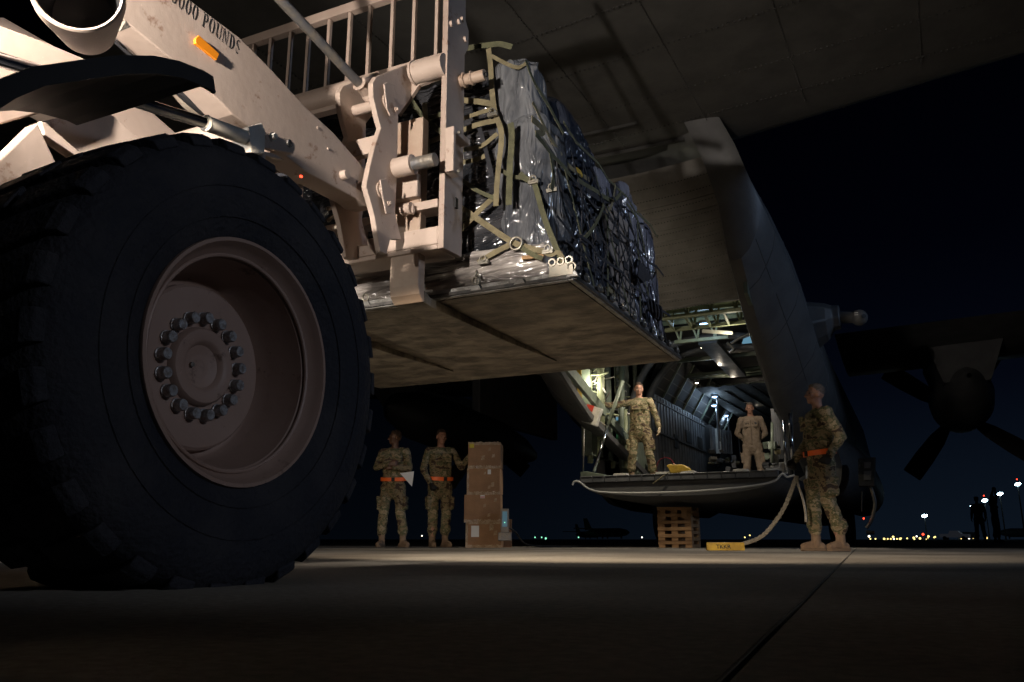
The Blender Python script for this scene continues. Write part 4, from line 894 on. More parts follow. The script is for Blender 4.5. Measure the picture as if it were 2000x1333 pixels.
# wing, engines, propellers
for side in (1, -1):
    x0, x1 = AXC + side * 2.0, AXC + side * 20.2
    q = AB(); sec = [(0, .10), (.08, -.12), (.3, -.22), (.6, -.18), (1, .02), (.6, .42), (.25, .55), (.04, .35)]
    vs = []
    for x, yl_, c_, z_ in ((x0, 22.3, 4.6, 4.22), (AXC + side * 5, 22.3, 4.6, 4.32), (x1, 21.6, 2.6, 4.95)):
        vs += [(x, yl_ - c_ * f_, z_ + b_ * c_ / 4.6) for f_, b_ in sec]
    q.v = vs
    for i in range(2):
        for k in range(8): q.f.append((i * 8 + k, i * 8 + (k + 1) % 8, (i + 1) * 8 + (k + 1) % 8, (i + 1) * 8 + k))
    q.f.append(tuple(range(16, 24))); wg = q.build('wing', M['skinac'], AC, smooth=35)
    for k_, ex_ in enumerate((4.43, 9.9)):
        xc = AXC + side * ex_; zc = 3.42 + .14 * k_
        q = AB(); q.lathe([(-5.2, .05), (-4.4, .38), (-3, .62), (-1.6, .72), (-.5, .66), (.1, .5), (.2, .42)], (xc, 24.3, zc), (0, 1, 0), 32)
        q.prism([(xc - .45, 19.8, zc), (xc + .45, 19.8, zc), (xc + .75, 19.2, zc + .85), (xc - .75, 19.2, zc + .85)], (0, 4.0, 0))
        en = q.build('engine_nacelle', M['skinac'], AC, smooth=40)
        sp = AB().lathe([(.0, .42), (.25, .36), (.55, .2), (.68, .02)], (xc, 24.5, zc), (0, 1, 0), 28).build('spinner', M['skinac'], en, smooth=40)
        hubc = ay(1872, 800, 24.6)
        for b_ in range(4):
            an = R(-38 + 90 * b_ + (4 if b_ == 1 else 0)); dr = Vector((math.cos(an), 0, math.sin(an))); tn = Vector((-math.sin(an), 0, math.cos(an)))
            c0 = Vector((xc, 24.72, zc)); tw = Vector((0, 1, 0))
            bl = AB(); sec = [(.25, .10, .9, .09), (.5, .15, .7, .07), (.9, .23, .5, .05), (1.5, .255, .35, .04), (2.0, .25, .28, .03), (2.06, .24, .28, .02)]
            vs = []
            for r_, hw_, tws, th_ in sec:
                cdir = tn * math.cos(tws) + tw * math.sin(tws); nd = tn * -math.sin(tws) + tw * math.cos(tws)
                for a_, b2_ in ((-1, 0), (-.5, .5), (.5, .5), (1, 0), (.5, -.5), (-.5, -.5)): vs.append(c0 + dr * r_ + cdir * (a_ * hw_) + nd * (b2_ * th_))
            bl.v = [tuple(v) for v in vs]
            for i in range(5):
                for k in range(6): bl.f.append((i * 6 + k, i * 6 + (k + 1) % 6, (i + 1) * 6 + (k + 1) % 6, (i + 1) * 6 + k))
            bl.f += [tuple(range(6)), tuple(range(30, 36))]; bl.build('propeller_blade', M['black'], sp, smooth=30)
# external tank on the left wing with its pylon
tk = AB().lathe([(0, .02), (.3, .28), (1.0, .46), (2.2, .5), (4.2, .48), (5.4, .34), (6.2, .14), (6.5, .01)], (-8.15, 11.9, 2.42), (0, 1, -.055), 32).build('external_tank', M['black'], AC, smooth=40)
AB().b2((-8.25, 15.2, 2.6), (-8.05, 19.5, 4.1)).build('pylon', M['skinac'], AC, bevel=.03)
# landing gear sponson with bulged side, wheels and open door
for side in (1, -1):
    q = AB(); vs = []; S_ = [(14.5, .05, .4), (15.2, .30, .55), (16.5, .42, .62), (20, .45, .64), (23, .42, .6), (24.5, .1, .4)]
    for y, bu, hh in S_:
        for a_ in range(13):
            an = -PI / 2 + PI * a_ / 12; vs.append((AXC + side * (1.95 + (bu + .12) * math.cos(an)), y, 1.28 + hh * math.sin(an)))
    for i in range(len(S_) - 1):
        for k in range(12): q.f.append((i * 13 + k, i * 13 + k + 1, (i + 1) * 13 + k + 1, (i + 1) * 13 + k))
    q.f += [tuple(range(13)), tuple(range(len(vs) - 13, len(vs)))]; q.v = vs; q.build('gear_sponson', M['skinac'], AC, smooth=40)
    for y in (17.8, 19.4):
        AB().lathe([(0, .2), (0, .42), (.05, .52), (.3, .52), (.35, .42), (.35, .2)], (AXC + side * 1.75 - .17, y, .52), (1, 0, 0), 28).build('landing_wheel', M['rubber'], AC, smooth=40)
        AB().tube([(AXC + side * 1.75, y, .5), (AXC + side * 1.75, y, 1.3)], .09, 12).build('gear_strut', M['dark'], AC)
# open panel and bent rail hanging beside the right sponson
pd = ay(1694, 925, 14.4)
q = AB(); pc = [ay(1676, 896, 14.4), ay(1710, 893, 14.4), ay(1708, 950, 14.4), ay(1677, 950, 14.4)]
od = q.prism(pc, (0, .22, 0)).build('open_hatch_door', M['dark'], AC, bevel=.01)
for pc in ([(1688, 903), (1701, 903), (1700, 915), (1688, 915)], [(1687, 921), (1702, 920), (1701, 938), (1687, 938)]):
    AB().prism([ay(*p, 14.395) for p in pc], (0, -.012, 0)).build('hatch_fitting', M['skinac'], od)
AB().tube(smoothpath([ay(1700, 950, 14.5), ay(1706, 968, 14.5), ay(1709, 985, 14.5), ay(1706, 1003, 14.5), ay(1700, 1020, 14.5), ay(1692, 1032, 14.5)]), .03, 10).build('bent_rail', M['steel'], AC, smooth=True)
AB().tube([ay(1684, 960, 14.5), ay(1683, 1000, 14.5)], .012, 8).build('hatch_stay', M['dark'], AC); AB().tube([ay(1692, 1040, 14.5), ay(1708, 1041, 14.5)], .03, 8).build('hatch_stay', M['dark'], AC)
AB().ball(ay(1687, 1013, 14.4), .013).build('red_lamp', M['e_red'], AC)

# ---- ramp: deck, rounded belly skin, sill of pads, seal line
q = AB(); n = 24; vs = []
hw = 1.5; y0, y1 = RY, 15.6
for (y, zb_, dep) in ((y0, RZ, .31), (y0 + .25, RZ, .40), (y1, RZ, .46)):
    for i in range(n + 1):
        u_ = i / n * 2 - 1; vs.append((AXC + u_ * hw, y, RZ - .10 - (dep - .10) * (1 - abs(u_) ** 2.6) ** .62))
for j in range(2):
    for i in range(n): q.f.append((j * (n + 1) + i, j * (n + 1) + i + 1, (j + 1) * (n + 1) + i + 1, (j + 1) * (n + 1) + i))
k0 = len(vs); vs += [(AXC - hw, y0, RZ - .02), (AXC + hw, y0, RZ - .02)]
q.f.append(tuple(range(n + 1)) + (k0 + 1, k0)); q.v = vs
RP = q.build('ramp', M['skinac'], AC, smooth=35)
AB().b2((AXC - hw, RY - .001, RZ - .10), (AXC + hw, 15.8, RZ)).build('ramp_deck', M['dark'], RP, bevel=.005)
for i in range(15):
    x = AXC - hw + .03 + i * .196; AB().b2((x, RY - .045, RZ - .085), (x + .190, RY - .003, RZ + .004)).b2((x, RY - .060, RZ - .004), (x + .188, RY + .06, RZ + .012)).build('edge_panel', M['intgry'], RP, bevel=.012)
for x_ in (-3.98, -2.96 + -.36, -2.64 - .30, -2.18, -1.72):
    p = (x_, RY + .10, RZ + .012); AB().prism([(x_ - .11, p[1], p[2]), (x_ + .11, p[1], p[2]), (x_ + .10, p[1], p[2] + .04), (x_ - .10, p[1], p[2] + .04)], (0, .12, 0)).b2((x_ - .125, p[1] - .005, p[2]), (x_ + .125, p[1] + .15, p[2] + .012)).build('ramp_toe_block', M['white'], RP, bevel=.004)
sl = smoothpath([ay(1118, 948, 11.9), ay(1122, 941, 11.9), ay(1132, 942, 11.9), ay(1150, 955, 11.9), ay(1180, 962, 11.9), ay(1260, 963, 11.9), ay(1350, 960, 11.9), ay(1440, 953, 11.9), ay(1490, 946, 11.9), ay(1515, 938, 11.9), ay(1528, 926, 11.9), ay(1538, 932, 11.9), ay(1552, 928, 11.9)])
AB().tube(sl, .014, 8).build('edge_cable', M['paper'], RP, smooth=True)  # whitened, the lit look of the seal line put into its colour
AB().prism([ay(1133, 922, 12.05), ay(1146, 921, 12.05), ay(1180, 927, 12.05), ay(1180, 934, 12.05), ay(1134, 936, 12.05)], (0, .8, 0)).build('ramp_side_fairing', M['intgrn'], RP, bevel=.01)
# support struts
def strut(name, a, b, ya, yb, r_, m_, par=AC): return AB().tube([ay(*a, ya), ay(*b, yb)], r_, 12).build(name, M[m_], par, smooth=True)
strut('ramp_support_strut', (1160, 921), (1188, 830), 12.3, 12.6, .022, 'chrome'); strut('ramp_support_strut', (1188, 830), (1216, 745), 12.6, 12.9, .030, 'intgrn')
strut('ramp_support_strut', (1139, 920), (1141, 838), 12.2, 12.2, .012, 'steel')
strut('ramp_support_strut', (1535, 922), (1531, 822), 12.1, 12.2, .020, 'chrome'); strut('ramp_support_strut', (1548, 918), (1543, 808), 12.1, 12.2, .026, 'chrome'); strut('ramp_support_strut', (1551, 925), (1546, 800), 12.2, 12.3, .010, 'steel')
AB().box(ay(1530, 915, 12.15), (.10, .08, .16)).build('strut_foot', M['white'], AC, bevel=.01)
# ---- interior
IX0, IX1, IZ, IY = AXC - 1.55, AXC + 1.55, 3.85, 28
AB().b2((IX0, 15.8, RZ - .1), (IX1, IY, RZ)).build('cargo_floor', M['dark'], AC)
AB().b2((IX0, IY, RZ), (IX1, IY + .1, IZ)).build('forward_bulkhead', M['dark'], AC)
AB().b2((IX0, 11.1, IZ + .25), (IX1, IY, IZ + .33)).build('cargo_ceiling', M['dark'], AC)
for x_, nm in ((IX0 - .06, 'side_lining'), (IX1, 'side_lining')):
    AB().b2((x_, 16.2, RZ), (x_ + .06, 21.2, IZ - .75)).build(nm, M['intgry'], AC)
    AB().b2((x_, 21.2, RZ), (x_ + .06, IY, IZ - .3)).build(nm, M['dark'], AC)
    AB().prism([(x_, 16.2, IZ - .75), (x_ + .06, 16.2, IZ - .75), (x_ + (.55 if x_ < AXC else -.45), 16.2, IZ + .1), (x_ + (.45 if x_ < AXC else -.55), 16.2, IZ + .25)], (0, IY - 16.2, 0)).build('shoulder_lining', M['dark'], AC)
    for k in range(9):
        y = 16.3 + k * .9; s_ = 1 if x_ < AXC else -1
        AB().beam((x_ + .06 * s_, y, IZ - .75), (x_ + .56 * s_, y, IZ + .10), .05, .07).build('shoulder_frame', M['intgrn'], AC)
    for zz, dd in ((IZ - .62, .12), (IZ - .40, .24), (IZ - .2, .36)):
        AB().tube([(x_ + dd * s_, 16.3, zz), (x_ + dd * s_, 24, zz)], .022, 6).build('conduit', M['quilt'], AC)
q = AB()
for k in range(20):
    y = 16.3 + k * .24; q.b2((IX0, y, RZ + .1), (IX0 + .010, y + .012, IZ - .78))
q.b2((IX0, 16.25, 2.28), (IX0 + .03, 21.2, 2.32)).b2((IX0, 16.25, 2.95), (IX0 + .02, 21.2, 2.98)).build('lining_seams', M['seam'], AC)
for (ya, za, s1, s2) in ((19.1, 2.35, .5, .28), (20.3, 2.3, .4, .3), (18.0, 2.1, .3, .3)): AB().b2((IX0 + .011, ya, za), (IX0 + .03, ya + s1, za + s2)).build('wall_recess', M['black'], AC)
AB().prism([(IX0 + .06, 16.9, RZ), (IX0 + .06, 17.9, RZ), (IX0 + .06, 17.2, 1.9), (IX0 + .06, 16.9, 1.9)], (.03, 0, 0)).build('gusset_panel', M['intgry'], AC)
# ceiling: door truss in green primer, longitudinal lamp beam, quilted blanket, cross pipes
def zl(px_, py_, z_): return azz(px_, py_, z_)
def truss(pa, pb, z_, dz, nbay, first):
    a = zl(*pa, z_); b = zl(*pb, z_); a.y = b.y = (a.y + b.y) / 2
    q = AB().beam(a, b, .07, .055); up = Vector((0, .0, dz)); q2 = AB()
    q.beam(a + up, b + up, .05, .05)
    tr = q.build('door_truss', M['zinc'], AC)
    for i in range(nbay):
        t0 = i / nbay; t1 = (i + .38) / nbay; p = a.lerp(b, t0 + .3 / nbay)
        AB().beam(p, a.lerp(b, t0 + .05 / nbay) + up, .03, .04).beam(p, a.lerp(b, t0 + .42 / nbay) + up, .03, .04).build('truss_web', M['zinc'], tr)
    return a, b
a1_, b1_ = truss((1282, 624), (1473, 602), 3.42, .30, 4, 1); a2_, b2_ = truss((1299, 646), (1480, 627), 3.45, .30, 4, 0)
truss((1400, 590), (1467, 577), 3.42, .15, 2, 0); truss((1319, 670), (1422, 658), 3.55, .25, 3, 0)
for k in range(5):
    t = (k + .5) / 5; AB().beam(a1_.lerp(b1_, t), a2_.lerp(b2_, t), .035, .045).build('door_truss_brace', M['zinc'], AC)
AB().beam(ay(1372, 647, a2_.y - .1), ay(1430, 651, a2_.y + .2), .04, .05).build('door_truss_brace', M['white'], AC)
AB().b2((AXC - 1.4, 11.3, 3.95), (AXC + 1.4, 14.4, 4.0)).build('cargo_door_skin', M['intgrn'], AC)
for k in range(7): AB().b2((AXC - 1.4, 11.6 + k * .42, 3.88), (AXC + 1.4, 11.64 + k * .42, 3.948)).build('door_stringer', M['zinc'], AC)
AB().prism([ay(1471, 655, 13.6), ay(1478, 653, 13.6), ay(1480, 668, 13.6), ay(1449, 671, 13.6), ay(1452, 662, 13.6)], (0, .05, 0)).build('lit_panel', M['e_sign'], AC)
for k, (p0, p1, p2) in enumerate((((1428, 672), (1445, 660), (1470, 650)), ((1420, 670), (1432, 682), (1424, 690)))):
    AB().tube(smoothpath([ay(*p0, 13.5), ay(*p1, 13.5), ay(*p2, 13.5)]), .025, 8).build('cable_loom', M['bhose'], AC, smooth=True)
bm_a, bm_b = zl(1382, 672, 3.6), zl(1442, 737, 3.6)
AB().beam((bm_a.x, bm_a.y, 3.64), (bm_b.x, bm_b.y, 3.64), .34, .08).build('lamp_beam', M['intgry'], AC)
q = AB(); qa = zl(1352, 742, 3.75); qb2 = zl(1520, 815, 3.75)
y0_, y1_ = 19.0, 27.5
nq = 9; vs = []; 
for i in range(25):
    for j in range(19):
        x = IX0 + .25 + (IX1 - IX0 - .5) * j / 18; y = y0_ + (y1_ - y0_) * i / 24
        vs.append((x, y, 3.62 - .05 * abs(math.sin(j / 18 * PI * 7)) - .02 * noise.noise(Vector((x * 2, y, 0)))))
for i in range(24):
    for j in range(18): q.f.append((i * 19 + j, i * 19 + j + 1, (i + 1) * 19 + j + 1, (i + 1) * 19 + j))
q.v = vs; q.build('quilted_ceiling', M['quilt'], AC, smooth=50)
for k in range(7): AB().tube([(IX0 + .25 + 2.6 * (k + .5) / 7, 19.0, 3.60), (IX0 + .45 + 2.6 * (k + .5) / 7, 22, 3.58), (IX0 + .6 + 2.6 * (k + .5) / 7, 24.5, 3.58)], .022, 6).build('ceiling_cable', M['black'], AC)
for (pa, pb, yy) in (((1320, 738), (1505, 715), 18.0), ((1300, 740), (1415, 733), 18.3), ((1340, 741), (1510, 728), 18.5)):
    AB().tube([ay(*pa, yy), ay(*pb, yy)], .035, 10).build('overhead_pipe', M['intgrn'], AC, smooth=True)
for k in range(6):
    y = 16.6 + k * 1.7; AB().b2((IX0 + .1, y, 3.72), (IX1 - .1, y + .10, 3.80)).build('ceiling_frame', M['intgrn'], AC)
# lamps
def dome(px_, yy, r_, m_, e_=None, col=(1, .85, .65), z=None):
    p = ay(*px_, yy); l_ = AB().lathe([(0, r_ * 1.3), (.03, r_ * 1.25), (.05, r_)], p + Vector((0, 0, .045)), (0, 0, -1), 14).build('ceiling_lamp', M['intgry'], AC, smooth=40)
    AB().ball(p, (r_, r_, r_ * .5)).build('lamp_glass', M[m_], l_)
    if e_: lamp('aircraft_lamp', 'POINT', p - Vector((0, 0, .12)), e_, col, radius=.04)
dome((1375, 633), 13.6, .075, 'e_blue', 7, (.5, .72, 1))
for px_, yy in (((1373, 679), 15.5), ((1407, 677), 15.6), ((1405, 705), 16.7), ((1432, 733), 18.3), ((1361, 748), 18.8)): dome(px_, yy, .045, 'e_warm', 3.5 if yy in (16.7, 18.3) else None)
for px_, yy in (((1467, 776), 21.5), ((1478, 783), 22.3), ((1488, 799), 23.6), ((1498, 808), 24.6), ((1505, 817), 25.6), ((1513, 829), 27)): dome(px_, yy, .045, 'e_warm', 3 if yy == 22.3 else None)
for px_, yy in (((1396, 775), 20.0), ((1395, 792), 20.6), ((1418, 812), 23), ((1438, 829), 25.5)):
    dome(px_, yy, .07, 'e_blue', 5.5, (.55, .76, 1)); p = ay(*px_, yy); AB().tube([p + Vector((.05, 0, 0)), p + Vector((.06, 0, -1.1))], .02, 8).build('lamp_pole', M['intgry'], AC)
# web seats and equipment along both sides
for k in range(8):
    p = ay(1389 + k * 5.4, 858 + k * .5, 20.5 + k * .3); AB().b2((p.x - .03, p.y, p.z - .35), (p.x + .035, p.y + .03, p.z + .28)).build('seat_webbing', M['white'] if k in (2, 3) else M['intgry'], AC)
for k in range(7):
    p = ay(1512 + k * 4.2, 850, 16.5 + k * .5); AB().b2((p.x - .03, p.y, 1.3), (p.x + .03, p.y + .03, 2.6)).build('seat_webbing', M['intgry'], AC)
AB().tube([ay(1508, 905, 15), ay(1508, 825, 15)], .024, 10).build('stanchion', M['intgrn'], AC, smooth=True)
random.seed(11)
for k in range(34):     # stowed gear on the starboard side and deep in the bay
    px_ = random.uniform(1496, 1528) if k < 14 else random.uniform(1385, 1440); py_ = random.uniform(868, 915) if k < 14 else random.uniform(880, 918); yy = random.uniform(14.8, 16.5) if k < 14 else random.uniform(18, 23)
    p = ay(px_, py_, yy); s_ = random.uniform(.05, .13)
    rot = Matrix.Rotation(random.uniform(0, 3), 3, 'Z') @ Matrix.Rotation(random.uniform(-.6, .6), 3, 'X')
    AB().box(p, (s_ * 1.4, s_, s_ * random.uniform(.6, 1.8)), rot).build('stowed_gear', random.choice([M['intgry'], M['intgrn'], M['web'], M['dark'], M['dark'], M['quilt']]), AC, bevel=.01)
# port side: exposed frames, pipes, looms, boxes by the paratroop door
PW = -4.6
def pt(a, b, yy): return ay(a, b, yy)
for (x_, ya, yb, r_, m_, yy) in ((1152, 715, 905, .045, 'zinc', 12.6), (1174, 700, 860, .055, 'zinc', 12.9), (1197, 700, 915, .040, 'zinc', 12.9), (1214, 700, 915, .05, 'intgrn', 13.4), (1168, 700, 905, .022, 'zinc', 12.7), (1186, 720, 880, .018, 'zinc', 12.8), (1142, 715, 840, .03, 'zinc', 12.4), (1222, 800, 915, .03, 'zinc', 13.4)):
    yy = 13.15 if x_ < 1178 else 14.4; AB().tube([pt(x_, ya, yy), pt(x_ + 1, yb, yy)], r_ * 1.1, 12).build('vertical_pipe', M[m_], AC, smooth=True)
AB().ribbon([pt(1131, 718, 12.9), pt(1132, 758, 12.9), pt(1133, 793, 12.9)], (.3, -1, 0), .075, .02).build('yellow_strap', M['yellow'], AC)
bx = AB().box(pt(1157, 812, 12.5), (.26, .14, .30), Matrix.Rotation(.35, 3, 'Y')).build('control_box', M['white'], AC, bevel=.015)
AB().box(pt(1152, 797, 12.4), (.12, .012, .10), Matrix.Rotation(.35, 3, 'Y')).build('warning_label', M['red'], bx)
AB().b2((PW - .30, 14.9, 1.3), (PW + .05, 15.4, 2.4)).build('equipment_cabinet', M['intgrn'], AC, bevel=.02)
p = pt(1200, 818, 14.4); AB().box(p, (.14, .01, .07)).build('blue_placard', M['e_sign'], AC)
p = pt(1203, 852, 14.4); AB().box(p, (.10, .012, .11)).build('green_placard', mat('green_placard', (.01, .12, .05), .5), AC)
AB().lathe([(0, .02), (.08, .2), (.5, .22), (.58, .02)], pt(1226, 842, 15.2), (0, 1, 0), 20).build('air_bottle', M['intgrn'], AC, smooth=40)
random.seed(5)
for k in range(60):
    px_ = random.uniform(1128, 1212); py_ = random.uniform(725, 890)
    if py_ > 735 + (px_ - 1060) * .86 + 30 and px_ < 1190: py_ = random.uniform(728, 760 + (px_ - 1128) * .9)
    yy = random.uniform(13.1, 13.6) if px_ < 1172 else random.uniform(14.4, 14.9); a = pt(px_, py_, yy); d_ = Vector((random.uniform(.12, .35), random.uniform(-.1, .1), random.uniform(-.22, .22)))
    AB().tube(smoothpath([a, a + d_ * .5 + Vector((0, 0, random.uniform(-.07, .07))), a + d_]), random.uniform(.008, .022), 8).build('cable_run', random.choice([M['zinc'], M['intgrn'], M['steel'], M['white'], M['bhose'], M['zinc']]), AC, smooth=True)
for k in range(5):
    z_ = 1.9 + k * .30; AB().b2((PW - .70, 14.55, z_), (PW - .05, 14.61, z_ + .035)).build('horizontal_frame', M['zinc'], AC)
AB().b2((PW - .50, 13.9, 1.75), (PW - .44, 16.2, 3.6)).build('side_skin_inner', M['intgrn'], AC)
for k in range(6): AB().b2((PW - .36, 13.9 + k * .55, 1.5), (PW - .18, 13.07 + k * .55, 3.6)).build('fuselage_frame', M['intgrn'], AC)
AB().prism([(PW - .02, 9.9, 3.05), (PW - .02, 16.9, 1.12), (PW - .02, 16.9, 1.26), (PW - .02, 9.9, 3.25)], (.07, 0, 0)).build('sill_beam', M['intgrn'], AC, bevel=.005)
AB().prism([(AXC + 1.50, 9.9, 3.05), (AXC + 1.50, 16.9, 1.12), (AXC + 1.50, 16.9, 1.26), (AXC + 1.50, 9.9, 3.25)], (.05, 0, 0)).build('sill_beam', M['intgrn'], AC, bevel=.005)
# curved frames / paratroop door surround seen behind the man on the ramp
for k, y in enumerate((15.0, 15.9)):
    pts = [(AXC - 1.56, y, 1.1), (AXC - 1.60, y, 2.0), (AXC - 1.5, y, 2.8), (AXC - 1.15, y, 3.4), (AXC - .6, y, 3.75), (AXC + .6, y, 3.75), (AXC + 1.15, y, 3.4), (AXC + 1.5, y, 2.8), (AXC + 1.6, y, 2.0), (AXC + 1.56, y, 1.1)]
    AB().tube(smoothpath(pts), .07, 8).build('ring_frame', M['intgry'], AC, smooth=True)
AB().torus(ay(1300, 915, 15.4), (.3, 1, 0), .20, .010, 32, 6).build('red_hose_loop', mat('dark_red_hose', (.16, .015, .02), .5), AC)

# ------------------------------------------------------------------ people
def hand(mb, w, d, n, t, curl=.4, r=.0095, big=0.):
    """w wrist, d along the forearm, n palm side, t thumb side"""
    d = Vector(d).normalized(); n = Vector(n); n = (n - d * n.dot(d)).normalized(); t = Vector(t); t = (t - d * t.dot(d) - n * t.dot(n)).normalized(); w = Vector(w)
    rr = r + big
    for o_ in (-.026, -.009, .009, .026): mb.chain([w + t * o_ * .6, w + d * .05 + t * o_, w + d * .092 + t * o_], [.017 + big, .016 + big, .013 + big])
    for k, (o_, L_) in enumerate(((-.034, .060), (-.012, .076), (.011, .083), (.033, .073))):
        p = w + d * .092 + t * o_; seg = [p]; a_ = curl * .5
        for q_ in (.42, .32, .26):
            a_ += curl * .75; p = p + (d * math.cos(a_) + n * math.sin(a_) + t * o_ * .8) * L_ * q_; seg.append(p)
        mb.chain(seg, [rr * 1.05, rr, rr * .92, rr * .8])
    p = w + d * .025 + t * .028; mb.chain([p, p + d * .035 + t * .026 + n * .008, p + d * .062 + t * .030 + n * (.012 + .03 * curl), p + d * .082 + t * .022 + n * (.014 + .045 * curl)], [rr * 1.5, rr * 1.3, rr * 1.1, rr * .9])
DEF = dict(pel=(0, 0, .96), chest=(0, .0, 1.34), sh=(.185, .015, 1.455), el=(.255, .045, 1.17), wr=(.265, -.03, .935), hip=(.10, 0, .92), kn=(.125, -.015, .50), an=(.14, .02, .10), toe=(.17, -.13, 0),
           hd=(0, -.15, -1), hn=(-1, 0, 0), ht=(0, -1, 0))
def mirror(v): return (-v[0], v[1], v[2])
def person(label, loc, rz, cloth, head=(0, 0, 0), L={}, Rr={}, skin='skin', hair='hair', gloves=None, belt=False, group=None, glasses=False, cap=False, H=1.8, vox=.0075, suit=False, curl=.45, boots='boot', trunk_lean=(0, 0), belly=1., stoop=0., detail=True):
    root = thing('person', label, 'person', group, loc, rz); S_ = H / 1.8
    J = {}
    for s, ov in ((1, L), (-1, Rr)):
        for k in ('sh', 'el', 'wr', 'hip', 'kn', 'an', 'toe', 'hd', 'hn', 'ht'):
            v = DEF[k] if s == 1 else mirror(DEF[k]); J[k, s] = Vector(ov.get(k, v))
    lx, ly = trunk_lean
    for s in (1, -1):
        if 'sh' not in (L if s == 1 else Rr): J['sh', s] += Vector((lx, ly, 0))
        J['curl', s] = (L if s == 1 else Rr).get('curl', curl)
    def shift(z): t = max(0, min(1, (z - .95) / .5)); return Vector((lx * t, ly * t, 0))
    hp = Vector((lx, ly - .01, 1.60)); hm = Matrix.Rotation(R(head[2]), 3, 'Z') @ Matrix.Rotation(R(head[0]), 3, 'X') @ Matrix.Rotation(R(head[1]), 3, 'Y')
    def h(p): return hp + hm @ (Vector(p) - Vector((0, 0, 1.60)))
    b = MB()
    b.ball(h((0, .012, 1.70)), (.073, .090, .098), 20, 14, hm); b.ball(h((0, -.022, 1.655)), (.060, .066, .085), 18, 12, hm); b.ball(h((0, -.030, 1.612)), (.052, .052, .045), 16, 10, hm)
    b.ball(h((0, -.066, 1.588)), (.026, .020, .018), 10, 8, hm)
    b.chain([h((0, -.083, 1.690)), h((0, -.100, 1.660)), h((0, -.108, 1.648))], [.008, .011, .0135]); b.chain([h((-.010, -.096, 1.645)), h((.010, -.096, 1.645))], [.009, .009])
    b.chain([h((-.042, -.070, 1.703)), h((0, -.083, 1.700)), h((.042, -.070, 1.703))], [.011, .012, .011])
    b.chain([h((-.020, -.080, 1.622)), h((0, -.086, 1.623)), h((.020, -.080, 1.622))], [.007, .009, .007]); b.chain([h((-.016, -.080, 1.610)), h((0, -.084, 1.609)), h((.016, -.080, 1.610))], [.007, .009, .007])
    for s in (1, -1):
        b.ball(h((.078 * s, .008, 1.668)), (.009, .020, .032), 10, 8, hm); b.ball(h((.040 * s, -.058, 1.650)), (.022, .020, .024), 10, 8, hm)
    nk = Vector((lx, ly + .012, 1.47)); b.chain([h((0, .012, 1.62)), nk, nk + Vector((0, 0, -.08))], [.056, .060, .075])
    b.chain([nk, Vector((lx * .6, ly * .6, 1.25)), Vector(DEF['pel'])], [.09, .12, .12], (1.1, .7))
    for s in (1, -1):
        b.chain([J['sh', s], J['el', s], J['wr', s]], [.045, .038, .026]); hand(b, J['wr', s], J['hd', s], J['hn', s], J['ht', s], J['curl', s])
        b.chain([nk + Vector((0, 0, -.05)), J['sh', s]], [.06, .05]); b.chain([J['hip', s], J['kn', s], J['an', s]], [.075, .05, .038]); b.chain([J['an', s], (J['an', s] + J['toe', s]) / 2 + Vector((0, 0, .0)), J['toe', s] + Vector((0, 0, .05))], [.035, .032, .025])
    body = b.build('body', M[skin], root, smooth=True); fuse(body, vox, 1)
    C = M[cloth]
    # jacket (or the upper half of a one-piece suit)
    q = MB(); bw = .158; dp = .70 * belly
    q.chain([shift(1.42) + Vector((0, .01, 1.39)), shift(1.25) + Vector((0, -.005 * belly, 1.22)), Vector((0, -.012, 1.05)), Vector((0, 0, .90))], [.150, .163, .168 * (1 + (belly - 1) * .3), .172], (1.06, dp))
    for s in (1, -1):
        q.chain([shift(1.4) + Vector((.05 * s, .015, 1.45)), J['sh', s]], [.072, .066]); q.chain([J['sh', s], J['el', s]], [.068, .056]); q.chain([J['el', s], J['wr', s].lerp(J['el', s], .06)], [.056, .043])
        q.ball(shift(1.3) + Vector((.085 * s, -.085, 1.36)), (.07, .05, .06))
        q.ball(shift(1.25) + Vector((.13 * s, 0, 1.22)), (.05, .09, .16))
    rg = [nk + Vector((math.cos(a_) * .066, math.sin(a_) * .066 - .004, .035 + .012 * math.sin(a_))) for a_ in [2 * PI * i / 14 for i in range(15)]]
    q.chain(rg, [.014] * 15)
    if detail:
        for s in (1, -1): q.box(shift(1.35) + Vector((.082 * s, -.118 * dp / .7, 1.345)), (.105, .035, .12)); q.box(shift(1.35) + Vector((.082 * s, -.128 * dp / .7, 1.395)), (.11, .03, .03))
        q.box(shift(1.2) + Vector((0, -.118 * dp / .7, 1.16)), (.03, .02, .46))
    jk = q.build('jacket' if not suit else 'coverall_top', C, root, smooth=True); fuse(jk, vox * 1.1, 2, .030, .065)
    q = MB(); q.chain([(0, 0, 1.0), (0, 0, .90), (0, 0, .86)], [.150, .155, .14], (1.03, .76))
    for s in (1, -1):
        hp_, kn, an = J['hip', s], J['kn', s], J['an', s]
        q.chain([hp_ + Vector((0, 0, -.02)), kn], [.102, .080]); q.chain([kn, an + Vector((0, 0, .15))], [.080, .075]); q.chain([an + Vector((0, 0, .17)), an + Vector((0, 0, .11))], [.085, .066])
        if detail: m_ = hp_.lerp(kn, .62) + Vector((.088 * s, 0, 0)); q.box(m_, (.045, .14, .19)); q.box(m_ + Vector((.006 * s, 0, .085)), (.05, .15, .04))
